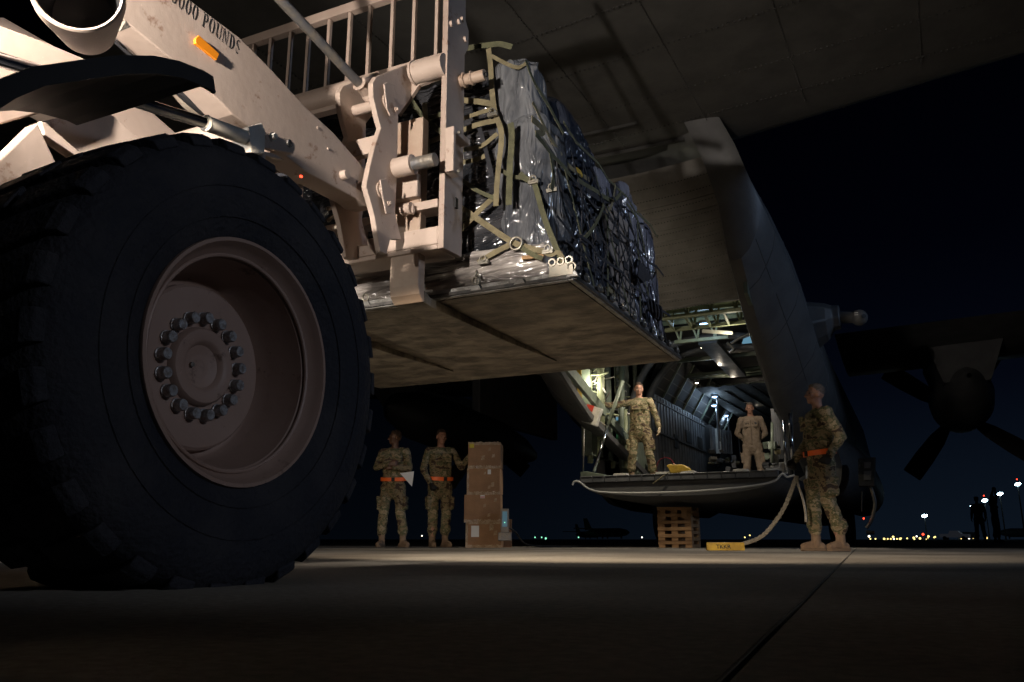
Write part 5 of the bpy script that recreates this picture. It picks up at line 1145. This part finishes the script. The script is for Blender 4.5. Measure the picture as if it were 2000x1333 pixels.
    if suit:
        yf = -.134 * dp / .7
        sd_ = MB().box(shift(1.2) + Vector((0, yf - .004, 1.17)), (.010, .012, .50)); sd_.build('zip', M['flseam'], jk)
        for s in (1, -1):
            MB().box(shift(1.35) + Vector((.075 * s, yf + .006, 1.352)), (.085, .016, .040)).build('name_patch', M['dark'] if s == 1 else M['flseam'], jk)
            MB().beam((.03 * s, yf + .012, 1.30), (.12 * s, yf + .040, 1.235), .012, .008).build('pocket_zip', M['flseam'], jk)
    elif detail:
        yf = -.134 * dp / .7
        for s in (1, -1): MB().box(shift(1.35) + Vector((.078 * s, yf + .0, 1.425)), (.085, .016, .022)).build('name_tape', M['web'], jk)
    tr = q.build('trousers' if not suit else 'coverall_legs', C, root, smooth=True); fuse(tr, vox * 1.1, 2, .036, .075)
    for s in (1, -1):
        an, toe = J['an', s], J['toe', s]; f_ = Vector((toe.x - an.x, toe.y - an.y, 0)); fl = f_.normalized(); hl = an - fl * .055; hl.z = .045; toe2 = Vector((toe.x, toe.y, .045))
        mid = hl.lerp(toe2, .55); mid.z = .062
        q = MB(); q.chain([an + Vector((0, 0, .17)), an + Vector((0, 0, .02)), Vector((an.x, an.y, .07))], [.056, .052, .054]); q.chain([hl, mid, toe2 + fl * .01], [.044, .047, .037], (1, 1))
        o_ = q.build('boot', M[boots], root, smooth=True); fuse(o_, vox, 2, .008, .03)
        side = Vector((-fl.y, fl.x, 0)); sp = [hl - fl * .045, hl - fl * .03 - side * .04, mid - side * .050, toe2 + fl * .01 - side * .040, toe2 + fl * .05, toe2 + fl * .01 + side * .040, mid + side * .050, hl - fl * .03 + side * .04]
        MB().prism([Vector((p.x, p.y, .001)) for p in sp], (0, 0, .028)).build('sole', M['sole'], o_, bevel=.004)
    if gloves:
        for s in (1, -1):
            if gloves == 'L' and s == -1: continue
            q = MB(); hand(q, J['wr', s], J['hd', s], J['hn', s], J['ht', s], J['curl', s], .0105, .003); q.chain([J['wr', s] - J['hd', s].normalized() * .03, J['wr', s]], [.036, .033])
            o_ = q.build('glove', M[gloves if gloves in M else 'bglove'], root, smooth=True); fuse(o_, vox * .9, 1)
    q = MB()
    if not cap:
        q.ball(h((0, .024, 1.722)), (.0765, .087, .088), 20, 12, hm); q.ball(h((0, -.03, 1.766)), (.055, .040, .028), 14, 8, hm)
        o_ = q.build('hair', M[hair], root, smooth=True); fuse(o_, .006, 2, .006, .02)
    else:
        q.lathe([(0, .0005), (.0, .06), (-.03, .088), (-.075, .088), (-.08, .080)], h((0, .01, 1.80)), hm @ Vector((0, 0, 1)), 20); q.prism([h((-.07, -.06, 1.735)), h((.07, -.06, 1.735)), h((.05, -.14, 1.725)), h((-.05, -.14, 1.725))], hm @ Vector((0, 0, .008)))
        q.build('cap', M[cloth], root, smooth=40)
    if detail:
        for s in (1, -1):
            MB().ball(h((.030 * s, -.073, 1.682)), (.0125, .008, .0065), 10, 6, hm).build('eye', M['ink'], root, smooth=True)
            MB().chain([h((.014 * s, -.090, 1.708)), h((.030 * s, -.086, 1.714)), h((.046 * s, -.070, 1.708))], [.004, .0045, .003]).build('eyebrow', M[hair], root, smooth=True)
    if glasses:
        q = MB()
        for s in (1, -1):
            q.torus(h((.031 * s, -.098, 1.680)), hm @ Vector((0, 1, 0)), .021, .0018, 18, 5); q.tube([h((.052 * s, -.096, 1.684)), h((.080 * s, 0, 1.686))], .0018, 5)
        q.tube([h((-.010, -.1, 1.684)), h((.010, -.1, 1.684))], .0018, 5); q.build('glasses', M['steel'], root)
    if belt:
        zb_ = 1.035; q = MB(); n = 40; rx, ry = .196, .196 * (dp + .04) / 1.02; vs = []
        for k, (zz, e_) in enumerate(((zb_ - .028, 0), (zb_ + .028, 0), (zb_ + .028, .006), (zb_ - .028, .006))):
            for i in range(n):
                a_ = 2 * PI * i / n; vs.append((math.cos(a_) * (rx + e_), -.012 + math.sin(a_) * (ry + e_), zz + .016 * math.sin(a_)))
        q.v = vs
        for k in range(4):
            for i in range(n): q.f.append((k * n + i, k * n + (i + 1) % n, ((k + 1) % 4) * n + (i + 1) % n, ((k + 1) % 4) * n + i))
        bl = q.build('belt', M['orange'], root); MB().box((.03, -.012 - ry - .012, zb_ - .016), (.05, .012, .055)).build('belt_buckle', M['ink'], bl)
    root.scale = (S_, S_, S_); root['h'] = H
    return root
def ph(label, x, y, z, px_top, **k): pass
# 1: the marshaller standing right of the ramp, seen from his left side
pr = person('man in camouflage and glasses standing right of the ramp, looking left, wearing an orange belt', (-.84, 9.46, 0), R(-58), 'camo', head=(-4, 0, -6), H=1.79, glasses=True, belt=True, hair='hair_g', gloves='bglove', vox=.007, belly=1.12, skin='skin',
            L=dict(el=(.265, .11, 1.18), wr=(.215, -.015, .99), hd=(-.35, -.25, -.85), kn=(.12, -.02, .5), an=(.13, .07, .10), toe=(.15, -.06, 0), curl=.9, hn=(-1, 0, 0), ht=(0, -1, 0)),
            Rr=dict(el=(-.25, -.02, 1.17), wr=(-.22, -.20, .97), hd=(0, -.45, -.7), curl=1.1, an=(-.15, -.06, .10), toe=(-.18, -.18, 0), kn=(-.13, -.06, .5)))
# lettering on his belt
# 2: loadmaster on the ramp with outstretched arm
person('man in camouflage and work gloves on the ramp, right arm held straight out', (-4.12, 13.72, RZ), R(15), 'camo', head=(6, 0, 4), H=1.745, glasses=True, gloves='glove', vox=.008, belly=1.15,
       L=dict(el=(.285, .03, 1.20), wr=(.335, -.05, .97), kn=(.15, -.02, .5), an=(.19, .02, .1), toe=(.24, -.12, 0), curl=.35, hip=(.11, 0, .92)),
       Rr=dict(sh=(-.19, .0, 1.44), el=(-.47, -.06, 1.385), wr=(-.69, -.12, 1.40), hd=(-1, -.15, 0), hn=(0, -.2, -1), ht=(0, -1, .3), kn=(-.15, -.02, .5), an=(-.18, .02, .1), toe=(-.23, -.12, 0), curl=1.0, hip=(-.11, 0, .92)))
# 3: crewman in a tan suit, hands behind his back
person('man in tan one-piece flight suit standing inside the hold, hands behind his back', (-2.79, 17.0, RZ), R(9), 'flight', head=(4, 0, -4), H=1.78, vox=.009, suit=True, hair='hair_g', belly=1.05,
       L=dict(el=(.285, .10, 1.18), wr=(.10, .19, 1.0), hd=(-1, .2, -.2), kn=(.13, -.01, .5), an=(.16, .02, .1), toe=(.2, -.12, 0)),
       Rr=dict(el=(-.285, .10, 1.18), wr=(-.10, .19, 1.02), hd=(1, .2, -.2), kn=(-.13, -.01, .5), an=(-.17, .02, .1), toe=(-.22, -.12, 0)))
# 4: man with arms crossed beside the tyre
g4 = azz(770, 1070.5, 0); g4 = Vector((-7.26, 10.86, 0))
p4 = person('man in camouflage with folded arms and a white paper, next to the big tyre', g4, R(20), 'camo', head=(-2, 0, -62), H=1.80, skin='skin_dk', belt=True, vox=.008, hair='ink_hair' if False else 'hair',
       L=dict(el=(.265, -.07, 1.19), wr=(.03, -.20, 1.20), hd=(-1, -.05, .1), hn=(0, 1, 0), ht=(0, 0, 1), kn=(.13, -.01, .5), an=(.17, .02, .1), toe=(.27, -.10, 0), curl=.6),
       Rr=dict(el=(-.265, -.07, 1.21), wr=(-.02, -.225, 1.25), hd=(1, -.05, .05), hn=(0, 1, 0), ht=(0, 0, 1), kn=(-.14, -.01, .5), an=(-.16, .02, .1), toe=(-.17, -.16, 0), curl=.6))
# 5: man resting a hand on the cartons
p5 = person('man in camouflage leaning one hand on the brown cartons, head turned to the right', (-6.63, 11.22, 0), R(48), 'camo', head=(8, 0, 4), H=1.82, belt=True, gloves='bglove', vox=.008, hair='hair',
       L=dict(sh=(.18, .0, 1.46), el=(.36, .05, 1.22), wr=(.46, -.12, 1.42), hd=(.25, -.7, .45), hn=(0, -.3, -1), ht=(-1, 0, 0), kn=(.10, -.01, .5), an=(.10, .02, .1), toe=(.12, -.15, 0), curl=.5),
       Rr=dict(el=(-.27, .02, 1.18), wr=(-.20, -.13, .95), hd=(.2, -.3, -.9), kn=(-.10, .02, .5), an=(-.08, .10, .1), toe=(-.10, -.06, 0), curl=.9))
# sheet of paper in his hand
tag(MB().prism([Vector((-6.99, 10.62, 1.10)), Vector((-6.80, 10.72, 1.13)), Vector((-6.83, 10.72, .90))], (.002, -.002, 0)).build('paper_sheet', M['paper']), 'white sheet of paper held by the man with folded arms', 'paper')
# 6, 7: two far marshallers near the light masts
def gpos(px_, dist):
    r_ = ray(px_, 1054); r_.z = 0; r_.normalize(); return Vector((0, 0, 0)) + r_ * dist
g6 = gpos(1917, 41); g7 = gpos(1951, 36)
g6 = gpos(1917, 42); g7 = gpos(1949, 38)
person('dark silhouette of a person in a cap far off by the light masts, arms down', g6, R(-25), 'sil', H=1.95, cap=True, vox=.014, skin='sil', boots='sil', detail=False, head=(10, 0, 30))
person('dark silhouette of a person far off with both arms raised overhead', g7, R(60), 'sil', H=1.80, vox=.014, skin='sil', boots='sil', detail=False, hair='sil',
       L=dict(el=(.20, -.06, 1.75), wr=(.09, -.10, 2.0), hd=(-.2, 0, 1)), Rr=dict(el=(-.20, -.06, 1.75), wr=(-.09, -.10, 2.0), hd=(.2, 0, 1)))

# ------------------------------------------------------------------ small things near the ramp
def carton(label, px0, px1, pyt, pyb, yy, name='cardboard_box', skew=0):
    """one closed carton: body, flap seam, taped edges, labels"""
    a = ay(px0, pyb, yy); b = ay(px1, pyt, yy); w_, h_ = abs(b.x - a.x), abs(b.z - a.z); r = thing(name, label, 'box', 'taped cartons in the stack', ((a.x + b.x) / 2, yy, min(a.z, b.z)), R(skew))
    return r, w_, h_
zc_ = 0.0; YB = 11.05
specs = [(902, 971, 1018, 1068, 'bottom carton of the brown stack, with a white sheet taped on'), (899, 969, 964, 1018, 'second carton from the bottom, small red and white sticker at its top'), (905, 969, 913, 964, 'third carton up in the brown stack, small sticker at its upper right'), (907, 970, 864, 913, 'top carton of the brown stack, with a yellow label at its corner')]
for k, (p0, p1, yt, yb, lab) in enumerate(specs):
    a = ay(p0, yb, YB); b = ay(p1, yt, YB); w_ = (b.x - a.x); h_ = ay(937, yt, YB).z - ay(937, yb, YB).z; w_ = ay(p1, (yt + yb) / 2, YB).x - ay(p0, (yt + yb) / 2, YB).x; dpt = .36
    bx0 = ay(p0, (yt + yb) / 2, YB).x; r = thing('cardboard_box', lab, 'box', 'taped cartons in the stack', (bx0 + w_ / 2, YB + dpt / 2, zc_), R(20 + (0, 1.5, -1, .5)[k]))
    w_ *= .90
    rnd_ = random.Random(k)
    q = MB(); q.b2((-w_ / 2, -dpt / 2, .002), (w_ / 2, dpt / 2, h_ - .002)); bo = q.build('carton', M['card'], r, bevel=.006)
    # crumpled tape along edges
    for zz in (.012, h_ - .012) if k in (0, 3) else (.012,):
        tp_ = MB(); n = 40; vs = []
        for i in range(n + 1):
            x = -w_ / 2 + w_ * i / n; vs += [(x, -dpt / 2 - .002 - rnd_.random() * .005, zz - .014 - rnd_.random() * .006), (x, -dpt / 2 - .002 - rnd_.random() * .006, zz + .018 + rnd_.random() * .02)]
        tp_.v = vs; tp_.f = [(2 * i, 2 * i + 2, 2 * i + 3, 2 * i + 1) for i in range(n)]; tp_.build('tape_strip', M['tape'], bo)
    if k in (0, 2):
        tp_ = MB(); n = 16; vs = []
        for i in range(n + 1):
            z = .01 + (h_ - .02) * i / n; x = -w_ / 2 + .02
            vs += [(x - .018, -dpt / 2 - .002 - rnd_.random() * .006, z), (x + .012 + rnd_.random() * .01, -dpt / 2 - .002 - rnd_.random() * .006, z)]
        tp_.v = vs; tp_.f = [(2 * i, 2 * i + 2, 2 * i + 3, 2 * i + 1) for i in range(n)]; tp_.build('tape_strip', M['tape'], bo)
    for i in range(3):
        x = rnd_.uniform(-.1, .18); z = rnd_.uniform(.06, h_ - .08); s_ = rnd_.uniform(.03, .07); tp_ = MB()
        tp_.prism([(x, -dpt / 2 - .003, z), (x + s_, -dpt / 2 - .003, z + .01), (x + s_ * 1.1, -dpt / 2 - .003, z + s_ * 1.4), (x + .01, -dpt / 2 - .003, z + s_ * 1.2)], (0, .0015, 0)); tp_.build('tape_strip', M['tape'] if i else mat('pale_tape_%d' % k, (.36, .24, .14), .5), bo)
    MB().b2((-w_ / 2 + .01, -dpt / 2 - .0015, h_ * .5 - .0015), (w_ / 2 - .01, -dpt / 2 - .0003, h_ * .5 + .0008)).build('flap_seam', M['card'], bo)
    if k == 0: MB().b2((-w_ * .34, -dpt / 2 - .006, h_ * .42), (-w_ * .12, -dpt / 2 - .004, h_ * .86)).build('paper_label', M['paper'], bo)
    if k == 1: MB().b2((-.03, -dpt / 2 - .006, h_ - .055), (.035, -dpt / 2 - .004, h_ - .01)).build('sticker', M['paper'], bo); MB().b2((-.027, -dpt / 2 - .008, h_ - .045), (.032, -dpt / 2 - .0065, h_ - .032)).build('sticker_print', M['red'], bo)
    if k == 2: MB().b2((w_ * .13, -dpt / 2 - .006, h_ - .09), (w_ * .23, -dpt / 2 - .004, h_ - .02)).build('sticker', M['paper'], bo)
    if k == 3: MB().b2((-w_ / 2 + .02, -dpt / 2 - .006, h_ - .07), (-w_ / 2 + .09, -dpt / 2 - .004, h_ - .008)).build('yellow_label', M['ylabel'], bo)
    zc_ += h_
q_ = thing('cardboard_box', 'flattened brown carton leaning behind the bottom of the stack', 'cardboard', None, (-5.62, YB + .42, 0), R(20)); MB().b2((-.10, 0, .001), (.10, .03, .42)).build('carton', M['card'], q_, bevel=.003)
# timber crib under the ramp
cb_ = thing('timber_crib', 'stack of rough timbers nailed crosswise under the ramp', 'timber stack', None, (-3.2, 12.25, 0))
cw = .50; z_ = 0.0; hgt = RZ - .46
rows = 6; hh_ = hgt / (rows * 2)
for k in range(rows):
    for j in (-1, 0, 1): MB().b2((j * (cw / 2 - .05) - .05, 0.01, z_ + .001), (j * (cw / 2 - .05) + .05, .55, z_ + hh_ * .98)).build('timber', M['wood'], cb_, bevel=.004)
    z_ += hh_
    for j in (0, 1): MB().b2((-cw / 2 - .004, j * .42, z_ + .001), (cw / 2 + .004, j * .42 + .12, z_ + hh_ * .98)).build('timber', M['wood'], cb_, bevel=.004)
    z_ += hh_
for j in (-1, 1): MB().b2((j * .16 - .04, -.022, z_ - .17), (j * .16 + .04, -.001, z_ - .04)).build('cleat', M['wood'], cb_, bevel=.003)
cb_.location.y = 12.2
# wheel chock with the rope
ck = azz(1417, 1076, 0); ch = thing('wheel_chock', 'yellow painted wooden chock lying on the apron with a rope through it', 'wheel chock', None, (ck.x, ck.y, 0), R(20))
MB().prism([(-.20, -.06, .002), (-.20, .06, .002), (-.20, .035, .088), (-.20, -.035, .088)], (.40, 0, 0)).build('chock_block', M['yellow'], ch, bevel=.006)
sl_ = Vector((0, .025, .086)).normalized(); text_mesh('painted_lettering', 'TKKR', M['ink'], ch, Vector((-.105, -.0555, .024)), (1, 0, 0), sl_, .062, .0008, .001)
rp = thing('rope', 'thick frayed white rope running from the right man to the yellow chock', 'rope', None, (ck.x, ck.y, 0))
rpts = [(1450, 1062, 9.85), (1466, 1058, 9.8), (1490, 1046, 9.7), (1512, 1022, 9.6), (1530, 995, 9.5), (1543, 965, 9.42), (1550, 945, 9.4), (1556, 932, 9.38)]
rw = smoothpath([ay(a_, b_, c_) for a_, b_, c_ in rpts], 10); rw = [p - Vector((ck.x, ck.y, 0)) for p in rw]
q = MB().tube(rw, .019, 10); random.seed(3)
for s in range(3):
    q.tube([p + Vector((math.cos(i * .7 + s * 2.09), math.sin(i * .7 + s * 2.09) * .4, math.sin(i * .7 + s * 2.09))) * .013 for i, p in enumerate(rw)], .012, 6)
for i in range(160):
    p = random.choice(rw); d_ = Vector((random.uniform(-1, 1), random.uniform(-.4, .4), random.uniform(-1, .7))).normalized(); q.tube([p, p + d_ * random.uniform(.018, .036)], .0022, 4)
q.build('rope_strand', M['rope'], rp, smooth=50)
rt = smoothpath([ay(1556, 935, 9.38), ay(1560, 950, 9.3), ay(1568, 975, 9.25), ay(1573, 1000, 9.25), ay(1574, 1020, 9.25)], 8)
MB().tube([p - Vector((ck.x, ck.y, 0)) for p in rt], .014, 8).build('rope_tail', M['rope'], rp, smooth=50)
# yellow cushion / strap bundle lying on the ramp edge
yb_ = thing('yellow_chock_bag', 'yellow padded bundle lying on the edge of the ramp', 'bundle', None, (-3.20, 12.12, RZ + .012))
q = MB(); o0 = Vector((-3.20, 12.12, RZ + .012)); P_ = [(1301, 909), (1306, 906), (1322, 907), (1332, 906), (1345, 914), (1347, 919), (1328, 923), (1310, 924), (1306, 915)]
q.prism([ay(a_, b_ + 1, 12.10) - o0 for a_, b_ in P_], (0, .16, 0)).build('padding', M['yellow'], yb_, bevel=.012)
MB().tube([ay(1308, 922, 12.05) - o0, ay(1296, 930, 11.93) - o0, ay(1275, 945, 11.9) - o0], .010, 6).build('lanyard', M['web'], yb_)
# ground power outlet left of the ramp
go = thing('ground_power_box', 'upright metal outlet box with a bluish reflective face beside the cartons', 'power box', None, gpos(986, 12.3), R(25))
MB().b2((-.06, -.05, .12), (.06, .06, .56)).build('housing', M['steel'], go, bevel=.01); MB().b2((-.035, -.056, .30), (.035, -.051, .52)).build('control_panel', mat('dim_panel', (.1, .2, .25), .3, emit=(.2, .5, .7), estr=.12), go)  # panel's faint glow stands in for the bluish reflection
MB().b2((-.10, -.07, .10), (.10, .08, .22)).build('base', M['steel'], go, bevel=.01); MB().box((0, -.06, .36), (.01, .01, .015)).build('status_lamp', M['e_grn'], go)
MB().tube(smoothpath([(.07, 0, .28), (.16, .1, .22), (.3, .3, .06), (.6, .6, .02), (1.6, 1.4, .015)]), .014, 8).build('power_cable', M['black'], go, smooth=True)

# ------------------------------------------------------------------ far field
def far(px_, dist, z=0): p = gpos(px_, dist); return Vector((p.x, p.y, z))
def mast(px_, pyt, dist, label, red=False):
    b_ = far(px_ + 6, dist); t_ = ay(px_, pyt, b_.y); r = thing('light_mast', label, 'light mast', 'apron light masts', (b_.x, b_.y, 0)); hgt = t_.z
    MB().tube([(0, 0, 0), (0, 0, hgt)], .16, 8, r2=.09).build('mast', M['steel'], r)
    k_ = dist / 160
    for s, q_ in ((-1, .13), (0, .27), (1, .16)): MB().ball((s * .30 * k_, -.1, hgt + .1 * s), q_ * k_, 12, 8).build('flood_lamp', M['e_flood'], r)
    if red: MB().ball((0, 0, hgt + .8 * k_), .10 * k_).build('warning_lamp', M['e_red'], r)
    return r
mast(1805, 1008, 260, 'short bright light mast standing alone right of the aircraft')
mast(1903, 988, 230, 'light mast half hidden behind the silhouette with the cap')
mast(1927, 978, 260, 'dimmer light mast with a red lamp between the two silhouettes', True)
mast(1959, 965, 200, 'tallest bright light mast to the right of the silhouettes')
mast(1997, 946, 190, 'light mast with a red lamp at the right edge of the view', True)
random.seed(21)
yl_px = [(1698, 1048), (1700, 1053), (1710, 1053), (1727, 1053), (1734, 1053), (1740, 1053), (1745, 1049), (1746, 1053), (1752, 1053), (1758, 1053), (1760, 1052), (1772, 1052), (1785, 1051), (1786, 1054), (1791, 1048), (1797, 1052), (1810, 1054), (1812, 1051), (1814, 1048), (1825, 1050), (1827, 1049), (1846, 1049), (1851, 1048), (1852, 1052), (1872, 1048), (1878, 1052), (1883, 1048), (1892, 1046), (1893, 1052), (1901, 1051), (1927, 1051),
         (1465, 1046), (1455, 1050), (1356, 1051), (1358, 1048), (1254, 1050), (992, 1049), (1045, 1050), (1058, 1050), (1066, 1052), (1130, 1050)]
for i, (a_, b_) in enumerate(yl_px):
    d_ = 420; g_ = far(a_, d_); t_ = ay(a_, b_, g_.y); grn = 1020 < a_ < 1200
    side = ('left of the aircraft ramp' if a_ < 1280 else 'under the aircraft belly' if a_ < 1600 else 'right of the aircraft')
    r = thing('runway_lamp', ('small green lamp' if grn else 'small yellow lamp') + ' on the far horizon ' + side, 'lamp', 'horizon lamps ' + side, (g_.x, g_.y, 0))
    MB().tube([(0, 0, 0), (0, 0, max(.2, t_.z))], .06, 5).build('post', M['steel'], r); MB().ball((0, 0, max(.2, t_.z)), .34 if i % 3 else .48, 8, 6).build('lamp_head', M['e_grn'] if grn else M['e_white'] if i % 7 == 0 else M['e_yel'], r)
for a_, b_, m_, rr, lab in ((1804, 1044, 'e_red', .3, 'tiny red lamp on the horizon under the single mast'), (824, 1047, 'e_white', .20, 'small white lamp between the two men on the left')):
    g_ = far(a_, 420); t_ = ay(a_, b_, g_.y); r = thing('horizon_lamp', lab, 'lamp', None, (g_.x, g_.y, 0)); MB().tube([(0, 0, 0), (0, 0, t_.z)], .06, 5).build('post', M['steel'], r); MB().ball((0, 0, t_.z), rr * 1.6, 8, 6).build('lamp_head', M[m_], r)
def jet(px_, dist, sc, heading, label):
    r = thing('parked_aircraft', label, 'aircraft', None, far(px_, dist), heading); s = sc
    MB().lathe([(-14, .3), (-10, 1.5), (-5, 2.1), (8, 2.1), (12, 1.4), (14, .1)], (0, 0, 3.4), (1, 0, 0), 16).build('fuselage', M['fard'], r, smooth=True)
    MB().prism([(-13.5, -.15, 4.6), (-9, -.15, 5), (-12.2, -.15, 10.5), (-14.5, -.15, 10.5)], (0, .3, 0)).build('tail_fin', M['fard'], r)
    MB().prism([(2, 0, 4.8), (4, 0, 4.8), (-5, 17, 5.2), (-7, 17, 5.2), (-3, 0, 4.8), (-7, -17, 5.2), (-5, -17, 5.2)], (0, 0, .4)).build('wing', M['fard'], r)
    for y in (-9, -5, 5, 9): MB().tube([(-1, y, 3.6), (2.4, y, 3.6)], .8, 12).build('engine', M['fard'], r, smooth=True)
    for x, y in ((9, 0), (-1, 2), (-1, -2)): MB().tube([(x, y, .5), (x, y, 2)], .4, 8).build('landing_gear', M['dark'], r)
    r.scale = (s, s, s); return r
jet(1185, 420, 1.0, R(-18), 'pale parked aircraft far left of the ramp with a tall tail fin')
jet(1150, 520, .9, R(-30), 'second parked aircraft beyond, only its tail fin clear')
jet(2010, 300, .62, R(200), 'dark parked aircraft at the right edge behind the silhouettes')
tk_ = thing('pickup_truck', 'small white pickup truck far off left of the silhouettes', 'truck', None, far(1866, 190), R(-15))
MB().prism([(-2.6, -.9, .5), (2.6, -.9, .5), (2.6, -.9, 1.1), (1.3, -.9, 1.2), (.7, -.9, 1.8), (-.7, -.9, 1.8), (-1, -.9, 1.2), (-2.6, -.9, 1.2)], (0, 1.8, 0)).build('body', mat('far_truck_paint', (.5, .5, .55), .5, emit=(.5, .55, .7), estr=.02), tk_, bevel=.05)  # weak glow in the paint stands in for light on the truck
for x in (-1.7, 1.7):
    for y in (-.95, .75): MB().tube([(x, y, .38), (x, y + .2, .38)], .38, 14).build('wheel', M['rubber'], tk_)
# dark vehicle behind the aircraft nose on the left
vb = thing('parked_van', 'dark vehicle far away just left of the capped silhouette', 'van', None, far(1892, 260), R(10))
MB().prism([(-2.4, -1, .4), (2.4, -1, .4), (2.4, -1, 1.3), (1.6, -1, 2.1), (-2.4, -1, 2.1)], (0, 2, 0)).build('body', M['fard'], vb, bevel=.08)
for x in (-1.5, 1.5): MB().tube([(x, -1.05, .38), (x, -.85, .38)], .38, 14).build('wheel', M['rubber'], vb)
